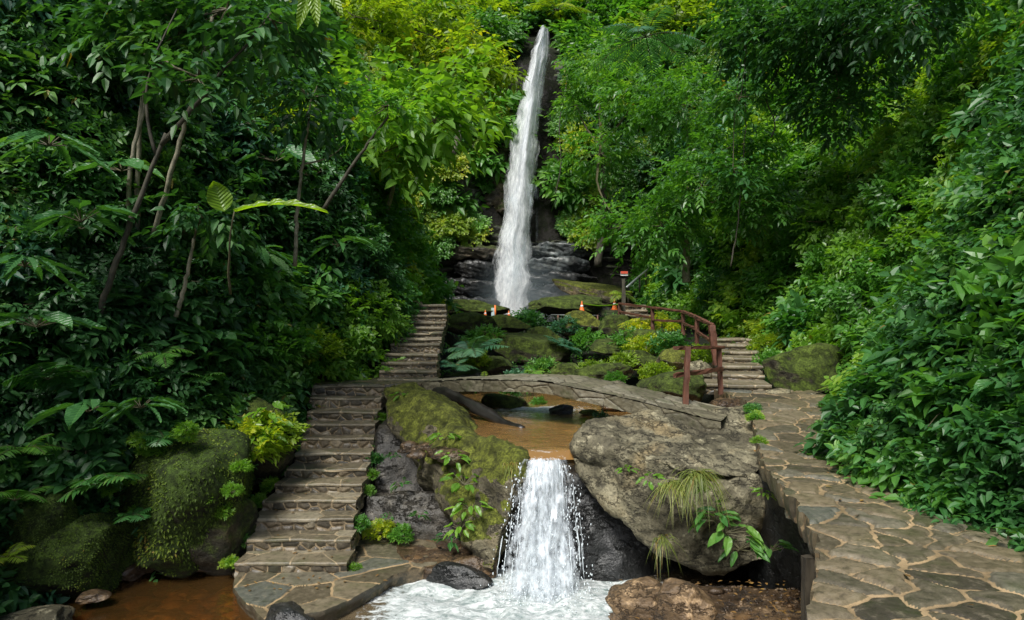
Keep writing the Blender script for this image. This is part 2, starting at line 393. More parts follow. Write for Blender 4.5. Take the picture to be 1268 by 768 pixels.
def terr(x, y):
    xl, xr = interp(XL, y), interp(XR, y)
    l, r = interp(LZ, y), interp(RZ, y)
    s = interp(SZ, y - np.clip(-(x + .05) * 1.9, 0, 3.4))
    br = interp(BR, y); bl = -1.95 + 0 * y
    z = l + (s - l) * sstep(bl - .1, bl + .25, x)
    z = z + (r - z) * sstep(br - .1, br + .35, x)
    nb = fbm(np.stack([x * .55, y * .55, 0 * x], -1), 3, 4)
    al = np.maximum(0, xl - x + nb * .35 * sstep(0, 1, xl - x)); ar = np.maximum(0, x - xr + nb * .35 * sstep(0, 1, x - xr))
    def wall(a, st): return np.where(a < 5, a * st, 5 * st + (a - 5) * 1.5)
    low = .25 + .75 * sstep(-3, 3, y)  # slopes behind the camera lowered so that light reaches the gorge
    z = z + wall(al, 2.5) * low + wall(ar, 2.1) * low
    z = z + nb * .12 * sstep(0, .5, al + ar) * 6
    # plateau above the fall
    back = sstep(40.3, 41.6, y)
    zb = 17.5 + (y - 41) * 1.0 + .18 * abs(x - 1.5) + nb * 1.5
    z = np.where(y > 40.3, np.maximum(z, z * (1 - back) + np.maximum(z, zb) * back), z)
    return z
ys = np.concatenate([np.arange(-12, 1, .6), np.arange(1, 18, .16), np.arange(18, 40, .4), np.arange(40, 44, .3), np.arange(44, 110, 2.)])
xs = np.concatenate([np.arange(-70, -14, 2.), np.arange(-14, -6, .3), np.arange(-6, 7, .15), np.arange(7, 14, .3), np.arange(14, 72, 2.)])
YY, XX = np.meshgrid(ys, xs, indexing='ij')
ZZ = terr(XX, YY)
G = np.stack([XX, YY, ZZ], -1)
G[..., 0] += fbm(G * .8, 9, 3) * .18 * (abs(XX) < 14); 
b = Bag(); b.sheet(G)
ter = tag(b.build('gorge_terrain', M['soil'], None, True), 'steep dark earth slopes of the gorge under the greenery', None, None, 'structure')
TV = G.reshape(-1, 3); TF = b.F[0]
BVH = BVHTree.FromPolygons([tuple(v) for v in TV], [tuple(int(i) for i in f) for f in TF])
bg = Bag(); R = 3000
bg.add([[-R, -R, -1.2], [R, -R, -1.2], [R, R, -1.2], [-R, R, -1.2]], [[[0, 1, 2, 3]]])
tag(bg.build('ground', M['soil']), 'dark forest ground stretching away beyond the gorge', None, None, 'structure')

def ray(px, py, dmax=120):
    d = Vector(tuple(unit(P(px, py, 1.) - np.array([0, 0, EYE]))))
    h = BVH.ray_cast(Vector((0, 0, EYE)), d, dmax)
    return (np.array(h[0]), np.array(h[1])) if h[0] is not None else (None, None)
def ground_z(x, y):
    h = BVH.ray_cast(Vector((x, y, 200)), Vector((0, 0, -1)))
    return h[0].z if h[0] is not None else 0.

# ------------------------------------------------------------------ cliff behind the tall fall
def cliff():
    X = np.linspace(-16, 18, 240); Z = np.linspace(1.5, 19.6, 200)
    zz, xx = np.meshgrid(Z, X, indexing='ij')
    base = 40.8 + 0 * xx
    # undercut cave in the lower seven metres, rounded shoulder on top
    uc = sstep(7.2, 6.3, zz) * sstep(2, 5.5, zz) * 0 + sstep(7.6, 6.6, zz)
    y = base + uc * (.7 + .3 * sstep(-6, -1, xx)) - sstep(4.2, 1.8, zz) * 2.0
    y += 1.3 * np.exp(-((xx - 1.0) / 2.0) ** 2) * sstep(7, 9, zz)          # gully behind the water
    y -= 1.5 * sstep(2.5, 5, abs(xx - 1)) * (.6 + .4 * fbm(np.stack([xx * .2, zz * .15, 0 * xx], -1), 31, 2))
    lay = zz * 2.1 + .9 * fbm(np.stack([xx * .22, zz * .3, 0 * xx], -1), 21, 3) + xx * .06
    st = lay - np.floor(lay)
    y -= (.55 * np.where(st < .8, st / .8, (1 - st) / .2)) * (.4 + .6 * sstep(9.5, 6, zz)) * (.6 + .8 * _h(np.floor(lay).astype(np.int64), (xx // 1.7).astype(np.int64) * 0, 0 * np.floor(lay).astype(np.int64), 3))
    y += .7 * fbm(np.stack([xx * .5, zz * .35, 0 * xx], -1), 22, 5)
    y += .25 * np.abs(fbm(np.stack([xx * 1.6, zz * .8, 0 * xx], -1), 24, 4))
    y = y + sstep(17.2, 19.6, zz) ** 2 * 2.2 * (1 - .8 * np.exp(-((xx - 1.6) / 1.6) ** 2))
    z2 = zz - 1.2 * sstep(16, 19.6, zz) * 0
    G = np.stack([xx, y, z2], -1)
    b = Bag(); b.sheet(G, flip=True)
    return b.build('cliff', M['cliff'], None, True), G
cl, CG = cliff()
tag(cl, 'dark layered rock cliff with an undercut base behind the tall waterfall', 'cliff', None, 'structure')

# ------------------------------------------------------------------ water
def fall_sheet(b, left, right, rows, cols, bulge, ysh, noise_amp, seed, tint=.5, wl=None):
    """left/right: world edge polylines top to bottom"""
    left = np.array(left); right = np.array(right)
    t = np.linspace(0, 1, rows); k = np.linspace(0, 1, len(left))
    Lp = np.stack([np.interp(t, k, left[:, i]) for i in range(3)], -1); Rp = np.stack([np.interp(t, k, right[:, i]) for i in range(3)], -1)
    if wl:
        for E_, sd_ in ((Lp, 1), (Rp, 5)): E_[:, 0] += wl * fbm(np.stack([t * 16, t * 0 + sd_, t * 0 + seed], -1), seed + sd_, 3) * np.linspace(.5, 1.4, rows)
    s = np.linspace(0, 1, cols)
    G = Lp[:, None] * (1 - s)[None, :, None] + Rp[:, None] * s[None, :, None]
    G[..., 1] -= bulge * np.sin(PI * s)[None] + ysh
    tt = np.broadcast_to(t[:, None], G.shape[:2]); ss = np.broadcast_to(s[None], G.shape[:2])
    nn = fbm(np.stack([ss * 9, tt * 4, 0 * tt + seed], -1), seed, 4)
    G[..., 1] += noise_amp * nn
    uv = np.stack([ss + seed * .37, tt + seed * .21], -1)
    uv = np.stack([ss, tt + seed * 1.3], -1)
    b.sheet(G, (tint + 0 * tt).reshape(-1), uv)

D = 40.6
edL = [(665, 46), (656, 78), (645, 125), (635, 175), (627, 230), (619, 290), (612, 345), (606, 395)]
edR = [(680, 44), (677, 80), (672, 130), (667, 185), (662, 240), (659, 295), (661, 345), (666, 395)]
fr = thing('waterfall', 'tall narrow white waterfall plunging down the green cliff', 'waterfall'); fr['kind'] = 'structure'
b = Bag()
fall_sheet(b, [P(x, y, D) for x, y in edL], [P(x, y, D) for x, y in edR], 90, 26, .5, .9, .15, 1, .6, .35)
fall_sheet(b, [P(x + 3, y, D) for x, y in edL], [P(x - 4, y, D) for x, y in edR], 90, 20, .5, 1.2, .2, 2, .5, .45)
fall_sheet(b, [P(x + 2, y, D) for x, y in edL], [P(x - 2, y, D) for x, y in edR], 90, 20, .4, .5, .15, 3, .58, .3)
b.build('falling_water', M['fall'], fr, True)
b = Bag()
fall_sheet(b, [P(x - 5, y, D) for x, y in edL], [P(x + 5, y, D) for x, y in edR], 60, 20, .5, .5, .5, 4, .35)
fall_sheet(b, [P(x - 14, y, D) for x, y in edL[4:]], [P(x + 20, y, D) for x, y in edR[4:]], 40, 20, .8, 1.5, .6, 5, .3)
b.build('spray_veil', M['veil'], fr, True)
b = Bag()
for (x0, y0, x1, y1) in [(672, 330, 674, 388), (687, 345, 686, 378)]:
    p0, p1 = P(x0, y0, 40.6), P(x1, y1, 40.2)
    tt = np.linspace(0, 1, 12)[:, None]
    b.tube(p0 + (p1 - p0) * tt + RNG.normal(0, .01, (12, 3)), .02, 5)
b.build('side_trickle', M['drops'], fr, True)
# small fall
sm = thing('small_waterfall', 'small cascade pouring between two boulders into the foaming pool', 'waterfall'); sm['kind'] = 'structure'
def arc(x0, x1, yl=8.32, yb=7.62, z0=1.31, z1=-.14, n=26, ph=0):
    t = np.linspace(0, 1, n)
    s = np.sqrt(t) * .65 + t * .35
    return np.stack([x0 + (x1 - x0) * s, yl - .28 + .28 * 0 - (yl - yb - .28) * s, z0 + (z1 - z0) * t], -1)
b = Bag()
for k, (ys_, tn, xa, xb) in enumerate([(.0, .5, 0, 0), (-.12, .3, .04, -.03), (.12, .36, .05, -.06)]):
    A = arc(.10 + xa, -.22 + xa); B_ = arc(.66 + xb, .92 + xb)
    fall_sheet(b, A, B_, 60, 50, .08, ys_, .10, 11 + k, tn)
b.build('falling_water', M['fall_near'], sm, True)
b = Bag()
for k in range(55):
    u = RNG.random(); x0 = .08 + .62 * u; x1 = -.18 + 1.02 * u + RNG.normal(0, .03)
    a = arc(x0, x1, yl=8.3 + RNG.normal(0, .06), yb=7.62 + RNG.normal(0, .08)); a[:, 1] -= .05 * math.sin(PI * u)
    i0 = int(RNG.integers(0, 20)); i1 = min(25, i0 + int(RNG.integers(3, 9)))
    seg = a[i0:i1 + 1]
    if len(seg) < 3: continue
    w = .002 + .004 * RNG.random()
    b.tube(seg + RNG.normal(0, .003, seg.shape), w * np.sin(np.linspace(.25, PI - .05, len(seg))), 5)
b.build('water_strand', M['drops'], sm, True)['kind'] = 'stuff'
ico = bmesh.new(); bmesh.ops.create_icosphere(ico, subdivisions=1, radius=1)
IV = np.array([v.co[:] for v in ico.verts]); IF = np.array([[v.index for v in f.verts] for f in ico.faces]); ico.free()
def blobs(b, C, S, tint=.5):
    C = np.asarray(C); S = np.asarray(S)
    V = (IV[None] * S[:, None, :] + C[:, None]).reshape(-1, 3)
    Fc = (IF[None] + np.arange(len(C))[:, None, None] * len(IV)).reshape(-1, 3)
    b.add(V, [Fc], tint)
b = Bag(); C = []; S = []
for k in range(900):
    u = RNG.random(); a = arc(.08 + .62 * u, -.2 + 1.06 * u + RNG.normal(0, .05), yb=7.6 + RNG.normal(0, .12)); i = RNG.random() ** .7 * 24
    p = a[int(i)] + (a[int(i) + 1] - a[int(i)]) * (i % 1) + RNG.normal(0, .018, 3); p[1] -= abs(RNG.normal(0, .06))
    r = .003 + .005 * RNG.random(); C.append(p); S.append((r, r, r * RNG.uniform(1.2, 3.2)))
for k in range(420):
    a = RNG.random() * 2 * PI; rr = abs(RNG.normal(0, .28)); C.append((.33 + .75 * rr * math.cos(a) * 2.2, 7.55 - abs(rr * math.sin(a)) * .9, -.1 + abs(RNG.normal(0, .10)))); r = .003 + .006 * RNG.random(); S.append((r, r, r))
blobs(b, C, S); o = b.build('water_drop', M['drops'], sm, True); o['kind'] = 'stuff'

def pool_sheet(x0, x1, y0, y1, z, res, foamf, name, mt, label, amp=.02):
    X = np.arange(x0, x1, res); Y = np.arange(y0, y1, res)
    yy, xx = np.meshgrid(Y, X, indexing='ij')
    f = foamf(xx, yy)
    zz = z + amp * fbm(np.stack([xx * 2.2, yy * 3, 0 * xx], -1), 40, 4) + .07 * np.clip(f, 0, 1) * fbm(np.stack([xx * 5, yy * 6, 0 * xx], -1), 44, 4) + .06 * np.clip(f - .8, 0, 1)
    if name == 'stream_water': zz = zz - .09 * sstep(8.5, 8.26, yy) ** 2
    if name == 'stream_water': xx = np.maximum(xx, np.clip(.04 - (yy - 8.3) / 1.9, -1.9, .1) - .25 * sstep(8.4, 9.4, yy))
    b = Bag(); b.sheet(np.stack([xx, yy, zz], -1), f.reshape(-1))
    return tag(b.build(name, mt, None, True), label, None, None, 'structure')
def foam1(x, y):
    r = np.hypot((x - .33) / 1.15, (y - 7.5) / .75)
    f = 1.25 * np.exp(-(r / 1.25) ** 2) 
    f = np.maximum(f, .85 * sstep(-2.2, -.9, x) * sstep(2.0, 1.1, x) * sstep(5.2, 6.3, y))
    return f * sstep(-2.3, -1.1, x + .4 * (y - 7))
pool_sheet(-2.4, 2.6, 3, 8.45, -.12, .035, foam1, 'foaming_pool_water', M['foam'], 'white foaming water of the plunge pool below the small cascade')
pool_sheet(-8, -2.38, 2, 9.2, -.118, .08, lambda x, y: 0 * x, 'pool_water', M['pool'], 'still amber water beside the stone landing', .008)
def foam2(x, y):
    r = np.hypot((x - .45) / .9, (y - 12.0) / .5)
    return .75 * np.exp(-r ** 2) + .3 * np.exp(-(np.hypot((x - .4) / .4, (y - 8.4) / .12)) ** 2)
pool_sheet(-1.9, 3.6, 8.26, 16, 1.335, .06, foam2, 'stream_water', M['stream'], 'shallow amber stream flowing under the arched bridge', .015)
# pebbly bed
b = Bag(); C = []; S = []
for k in range(900):
    x = RNG.uniform(-5.5, -1.4); y = RNG.uniform(5.2, 9); r = abs(RNG.normal(.05, .07)) + .02
    C.append((x, y, -.36)); S.append((r * RNG.uniform(.8, 1.6), r, r * .6))
for k in range(700):
    x = RNG.uniform(-1.5, 3.2); y = RNG.uniform(8.8, 15); r = abs(RNG.normal(.06, .05)) + .02
    C.append((x, y, 1.17)); S.append((r * RNG.uniform(.8, 1.6), r, r * .6))
blobs(b, C, S); tag(b.build('pebbles', M['rock_warm'], None, True), 'brown pebbles lying on the shallow stream bed', None, None, 'stuff')
b = Bag()
b.sheet(np.stack(np.meshgrid(np.linspace(-8, 3, 60), np.linspace(2, 9.2, 40), indexing='xy') + [np.full((40, 60), -.36)], -1) + np.stack([np.zeros((40, 60))] * 2 + [.05 * fbm(np.stack(np.meshgrid(np.linspace(-8, 3, 60), np.linspace(2, 9.2, 40)) + [np.zeros((40, 60))], -1) * 2, 50, 3)], -1))
tag(b.build('pool_bed', M['rock_warm'], None, True), 'orange brown sandy bed under the pool', None, None, 'structure')

# ------------------------------------------------------------------ stones
def voro(u, v, cu, cv, seed, jit=.85):
    """returns (id hash 0..1, distance to the joint)"""
    U, V = u / cu, v / cv; iu, iv = np.floor(U).astype(np.int64), np.floor(V).astype(np.int64)
    best = np.full(u.shape, 1e9); bx = by = None; hid = np.zeros(u.shape)
    sx = np.zeros(u.shape); sy = np.zeros(u.shape)
    cand = []
    for a in (-2, -1, 0, 1, 2):
        for c in (-2, -1, 0, 1, 2):
            x, y = iu + a, iv + c
            px = (x + .5 + jit * (_h(x, y, x * 0, seed) - .5)) * cu; py = (y + .5 + jit * (_h(x, y, x * 0, seed + 5) - .5)) * cv
            d = (px - u) ** 2 + (py - v) ** 2; cand.append((px, py, d))
            w = d < best
            best = np.where(w, d, best); sx = np.where(w, px, sx); sy = np.where(w, py, sy); hid = np.where(w, _h(x, y, x * 0, seed + 9), hid)
    e = np.full(u.shape, 1e9)
    for px, py, d in cand:
        ll = np.hypot(px - sx, py - sy)
        q = np.where(ll > 1e-5, (d - best) / (2 * np.maximum(ll, 1e-5)), 1e9)
        e = np.minimum(e, q)
    return hid, e

def stone_sheet(b, G, Nrm, u, v, cu, cv, seed, gap=.012, bulge=.012, jit=.85, wav=.02, rough=.004):
    uw = u + wav * fbm(np.stack([u / cu * 1.3, v / cv * 1.3, 0 * u + seed], -1), seed, 3); vw = v + wav * fbm(np.stack([u / cu * 1.3, v / cv * 1.3, 0 * u + seed + 7.7], -1), seed, 3)
    hid, e = voro(uw, vw, cu, cv, seed, jit)
    m = 1 - sstep(gap * .5, gap * 1.5, e)
    h = (sstep(gap * .6, gap * .6 + max(bulge * 1.6, .01), e) * bulge) * (.45 + 1.1 * hid) + rough * fbm(np.stack([u * 14, v * 14, 0 * u], -1), seed + 2, 3) * (1 - m)
    b.sheet(G + Nrm * h[..., None], hid.reshape(-1), np.stack([m, 0 * m], -1))

def step(parent, L, Rr, z, rise, run, seed, thick=.036, over=.012, cob=(.17, .13), slab=(.45, .5), wr=.03):
    """one masonry step: L, Rr front edge ends (x,y); z tread height"""
    L = np.array([L[0], L[1]]); Rr = np.array([Rr[0], Rr[1]]); W = np.hypot(*(Rr - L)); t = (Rr - L) / W; f = np.array([t[1], -t[0]])
    if f[1] > 0: f = -f
    st = thing('step', None, None, (0, 0, 0)) if False else bpy.data.objects.new('step', None)
    COL.objects.link(st); st.parent = parent
    nu = int(W / .016)
    # tread profile from the back of the tread to the underside of the nosing
    prof = [(-run, 0, 0, 1)] + [(-run + (run + over - .012) * k / 20, 0, 0, 1) for k in range(1, 21)] + [(over - .004, -.004, .5, .87), (over, -.012, .9, .4)] + [(over, -.012 - (thick - .018) * k / 3, 1, 0) for k in (1, 2, 3)] + [(over - .012, -thick, .5, -.8), (-.03, -thick, 0, -1)]
    pr = np.array(prof); s = np.linspace(-.0, 1, nu)
    wob = wr * fbm(np.stack([s * W * 3, 0 * s + seed, 0 * s], -1), seed, 3)
    c2 = L[None] + (Rr - L)[None] * s[:, None]
    off = pr[:, 0][:, None] + wob[None] * (pr[:, 0] > -run * .5)[:, None]
    G = np.zeros((len(pr), nu, 3)); G[..., :2] = c2[None] + f * off[..., None]
    G[..., 2] = z + pr[:, 1][:, None] + .018 * fbm(np.stack([s * W * 2, 0 * s, 0 * s + seed], -1), seed + 1, 2)[None]
    Nn = np.zeros_like(G); Nn[..., :2] = f * pr[:, 2][:, None, None]; Nn[..., 2] = pr[:, 3][:, None]
    arc_ = np.concatenate([[0], np.cumsum(np.hypot(np.diff(pr[:, 0]), np.diff(pr[:, 1])))])
    u = np.broadcast_to(s[None] * W, G.shape[:2]); v = np.broadcast_to((arc_ + seed * 3.1)[:, None], G.shape[:2])
    b = Bag(); stone_sheet(b, G, Nn, u + seed * 1.7, v, slab[0], slab[1], seed, .010, .007, .7, .03)
    # end caps
    for e_ in (0, nu - 1):
        pts = b.V[0].reshape(len(pr), nu, 3)[:, e_]
        low = pts.copy(); low[:, 2] = z - thick
        b.sheet(np.stack([pts, low], 0), .4, None, 0)
    b.build('tread', M['tread'], st, True)
    b = Bag(); nr = max(6, int(rise / .012)); hh = np.linspace(0, 1, nr)
    G = np.zeros((nr, nu, 3)); G[..., :2] = c2[None] - f * .0
    G[..., 2] = z - thick + .004 - (rise - thick + .02) * hh[:, None]
    Nn = np.zeros_like(G); Nn[..., :2] = f
    u = np.broadcast_to(s[None] * W + seed * 2.3, G.shape[:2]); v = np.broadcast_to((hh * rise)[:, None] + .05, G.shape[:2])
    stone_sheet(b, G, Nn, u, v, cob[0], cob[1], seed + 30, .008, .02, .8, .02, .006)
    for e_ in (0, nu - 1):
        pts = b.V[0].reshape(nr, nu, 3)[:, e_]
        bk = pts.copy(); bk[:, :2] -= f * (run + .05)
        uu = np.linspace(0, 1, 16)[:, None, None]; GG = pts[None] * (1 - uu) + bk[None] * uu
        sg = -1 if e_ == 0 else 1
        Nn = np.zeros_like(GG); Nn[..., :2] = t * sg
        u = np.broadcast_to((uu[..., 0] * run + e_), GG.shape[:2]); v = np.broadcast_to((hh * rise)[None] + .05, GG.shape[:2])
        stone_sheet(b, GG, Nn, u, v, .12, .1, seed + 60, .009, .02, .7, .012, .005)
    b.build('riser', M['riser'], st, True)
    return st

stairs = thing('stone_staircase', 'lower stone staircase climbing from the landing beside the mossy boulder', 'staircase')
PY = [696, 668, 642, 619, 599, 580, 561, 543, 525, 510, 493, 478]
PXL = [292, 306, 312, 326, 341, 356, 366, 373, 376, 381, 384, 387]
PXR = [430, 434, 438, 442, 449, 454, 459, 463, 465, 468, 472, 476]
for i in range(12):
    d = 7.9 + .36 * i
    a, c = P(PXL[i], PY[i], d), P(PXR[i], PY[i], d)
    step(stairs, (a[0], d + .02 * math.sin(i * 2.1)), (c[0], d + .03 * math.sin(i * 1.3)), a[2], .17, .42, 100 + i)
up = thing('stone_staircase', 'upper narrow stone staircase rising above eye level behind the bridge', 'staircase')
for i, (xa, xb, py) in enumerate([(468, 541, 470), (470, 541, 459), (472, 541, 449), (476, 542, 438), (484, 545, 426), (486, 547, 419), (488, 548, 412), (489, 550, 405), (490, 552, 398), (491, 553, 391), (492, 553, 384), (494, 552, 378)]):
    d = 12.75 + .34 * i; a, c = P(xa, py, d), P(xb, py, d)
    step(up, (a[0], d), (c[0], d), a[2], .17, .40, 140 + i, .05, .035, (.16, .055), (.5, .5))
rs = thing('stone_staircase', 'shallow stone steps climbing past the wooden railing', 'staircase')
for i, (xa, xb, py) in enumerate([(876, 952, 476), (884, 944, 464), (886, 942, 453), (888, 940, 443), (889, 937, 435), (888, 934, 427), (886, 930, 420)]):
    d = 11.4 + .8 * i; a, c = P(xa, py, d), P(xb, py, d)
    step(rs, (a[0], d + .1), (c[0], d - .1), a[2], .16, .86, 170 + i, .05, .04, (.22, .09), (.42, .36), .05)
fs = thing('stone_staircase', 'far stone steps beside the signpost at the foot of the cliff', 'staircase')
for i, (xa, xb, py) in enumerate([(768, 808, 402), (770, 806, 396), (771, 805, 390), (772, 802, 384), (774, 800, 378)]):
    d = 20.5 + .5 * i; a, c = P(xa, py, d), P(xb, py, d)
    step(fs, (a[0], d), (c[0], d), a[2], .2, .6, 190 + i, .06, .04, (.25, .08), (.6, .5), .05)

# flagstone walkway beside the camera
def path_mesh(name, label, left, right, zf, seed, cu, cv, res=.016, lip=.2, cat='path'):
    left = np.array(left, float); right = np.array(right, float)
    n = int((left[-1, 1] - left[0, 1]) / res); t = np.linspace(left[0, 1], left[-1, 1], n)
    # smooth edge curves
    def sm(tab):
        x = np.interp(t, tab[:, 1], tab[:, 0]); k = 41; return np.convolve(np.pad(x, k // 2, mode='edge'), np.ones(k) / k, 'valid')
    xl, xr = sm(left), sm(right)
    xl = xl + .03 * fbm(np.stack([t * 3.5, 0 * t, 0 * t + seed], -1), seed, 3)
    xl = xl - .025 * (np.floor(t / .19 + .4 * np.sin(t * 3)) % 2)
    w = (xr - xl).max(); m = int(w / res)
    s = np.linspace(0, 1, m)
    G = np.zeros((n, m, 3)); G[..., 0] = xl[:, None] * (1 - s) + xr[:, None] * s; G[..., 1] = t[:, None]
    G[..., 2] = zf(G[..., 0], G[..., 1])
    Nn = np.zeros_like(G); Nn[..., 2] = 1
    b = Bag(); stone_sheet(b, G, Nn, G[..., 0], G[..., 1], cu, cv, seed, .013, .018, 1.15, .10, .008)
    top = b.V[0].reshape(n, m, 3)[:, 0]
    rows = [top]
    for k in range(1, 9):
        q = top.copy(); q[:, 2] = G[:, 0, 2] - lip * k / 8; q[:, 0] += .05 * (k / 8) ** 2; rows.append(q)
    GG = np.stack(rows, 0); Nn = np.zeros_like(GG); Nn[..., 0] = -1
    u = np.broadcast_to(t[None], GG.shape[:2]); v = np.broadcast_to(np.linspace(0, lip, 9)[:, None], GG.shape[:2])
    stone_sheet(b, GG, Nn * np.linspace(0, 1, 9)[:, None, None], u, v, .19, .3, seed + 3, .01, .02, .8, .02, .006)
    bot = rows[-1].copy(); bot[:, 0] += .5; b.sheet(np.stack([rows[-1], bot], 0), .2)
    return tag(b.build(name, M['paving'], None, True), label, None, None, 'structure'), xl, t
WL = [(1.05, .6), (1.25, 2.2), (1.45, 3.35), (1.70, 3.8), (1.92, 4.2), (2.10, 4.7), (2.22, 5.2), (2.34, 5.9), (2.44, 6.5), (2.60, 7.06)]
path, pxl, pt = path_mesh('flagstone_path', 'flagstone walkway of brown slabs with sandy joints', WL, [(3.7, .6), (3.6, 7.06)],
    lambda x, y: 1.5 + .012 * fbm(np.stack([x, y, 0 * x], -1), 61, 3), 62, .40, .22)
path_mesh('flagstone_path_upper', 'upper flagstone path bending behind the big boulder', [(2.62, 7.075), (2.95, 8.2), (3.3, 9.3), (3.6, 10.4), (3.35, 11.4)], [(3.7, 7.075), (3.9, 8.2), (4.3, 9.3), (4.9, 10.4), (5.0, 11.4)],
    lambda x, y: 1.47 + .26 * sstep(7.1, 11.2, y) + .02 * fbm(np.stack([x * 1.5, y * 1.5, 0 * x], -1), 63, 3), 66, .34, .42, .018)

# timber fascia and posts carrying the walkway
tm = thing('plank_wall', 'dark vertical planks and post holding up the walkway edge', 'retaining wall')
b = Bag()
for k in range(0, len(pt) - 14, 12):
    y0 = pt[k]
    if y0 < 1.5 or y0 > 4.75: continue
    z1 = 1.5 - .2 - RNG.uniform(.0, .02); x = pxl[k] + .12 + RNG.uniform(0, .015)
    b.board((x, y0 + .09, -.4), (x + RNG.normal(0, .006), y0 + .09, z1), .18, .035, RNG.random(), 6, .003)
b.build('planking', M['plank'], tm)
for y0 in (2.2, 3.3, 4.78):
    b = Bag(); x = float(np.interp(y0, pt, pxl)) - .0
    b.board((x, y0, -.4), (x, y0, 1.31), .075, .075, .6, 10, .004); b.build('post', M['plank'], tm)

# landing at the foot of the stairs
def outline_stone(name, poly, z, seed, cu, cv, mats, drop=.25, rings=48, lean=.06, thickness_rows=9, zf=None, bulge=.01, gap=.014):
    poly = np.array(poly, float); n = len(poly)
    seg = np.linalg.norm(np.roll(poly, -1, 0) - poly, axis=1); per = seg.sum(); m = int(per / .022)
    cum = np.concatenate([[0], np.cumsum(seg)]); tt = np.linspace(0, per, m, endpoint=False)
    pp = np.vstack([poly, poly[:1]]); ox = np.interp(tt, cum, pp[:, 0]); oy = np.interp(tt, cum, pp[:, 1])
    k = 7
    for arr in (ox, oy): arr[:] = np.convolve(np.concatenate([arr[-3:], arr, arr[:3]]), np.ones(k) / k, 'valid')
    nz_ = fbm(np.stack([ox * 5, oy * 5, 0 * ox], -1), seed, 3) * .03
    c = np.array([ox.mean(), oy.mean()]); dr = np.stack([ox, oy], -1) - c; r = np.linalg.norm(dr, axis=1, keepdims=True); dr = dr / r
    out = np.stack([ox, oy], -1) + dr * nz_[:, None]
    s = np.linspace(0.02, 1, rings) ** .8
    G = np.zeros((rings, m, 3)); G[..., :2] = c + (out - c)[None] * s[:, None, None]; G[..., 2] = z
    if zf is not None: G[..., 2] += zf(G[..., 0], G[..., 1])
    Nn = np.zeros_like(G); Nn[..., 2] = 1
    b = Bag(); stone_sheet(b, G, Nn, G[..., 0], G[..., 1], cu, cv, seed, gap, bulge, .9, .06, .006)
    b.F[-1] = b.F[-1]
    # close the wrap
    i = np.arange(rings - 1)[:, None] * m; q = np.stack([i + m - 1, i, i + m, i + 2 * m - 1], -1).reshape(-1, 4); b.F.append(q); b.M.append(np.zeros(len(q)))
    edge = b.V[0].reshape(rings, m, 3)[-1]
    rows = []
    for kk in range(thickness_rows):
        q = edge.copy(); f = kk / (thickness_rows - 1); q[:, 2] = edge[:, 2] - drop * f
        q[:, :2] += dr * (.02 * math.sin(min(1, f * 4) * PI) - lean * f); rows.append(q)
    GG = np.stack(rows, 0); Nn = np.zeros_like(GG); Nn[..., :2] = dr[None]
    nn = fbm(GG * 6, seed + 4, 4) * .035 * np.linspace(0, 1, thickness_rows)[:, None]
    GG = GG + Nn * nn[..., None]
    b.sheet(np.concatenate([GG, GG[:, :1]], 1), .05)
    return b
b = outline_stone('landing', [(-3.25, 8.3), (-3.1, 7.6), (-2.88, 7.22), (-2.40, 6.68), (-1.91, 6.85), (-1.62, 7.25), (-1.36, 7.85), (-.9, 8.15), (-1.0, 8.9), (-1.5, 9.3), (-2.2, 9.2), (-3.2, 9)], .02, 80, .62, .42, None, .32)
tag(b.build('stone_landing', M['paving'], None, True), 'pointed flagstone landing at the foot of the lower stairs', 'landing')
b = outline_stone('ledge', [(-1.35, 8.35), (-.95, 8.02), (-.55, 8.08), (-.28, 8.25), (-.35, 8.9), (-.9, 9.4), (-1.6, 9.2)], .03, 84, .9, .5, None, .3, 40, -.05, 9, lambda x, y: .05 * fbm(np.stack([x * 2, y * 2, 0 * x], -1), 85, 3), .012)
tag(b.build('rock_ledge', M['rock_warm'], None, True), 'flat wet orange rock ledge at the pool edge below the mossy boulder', 'rock')

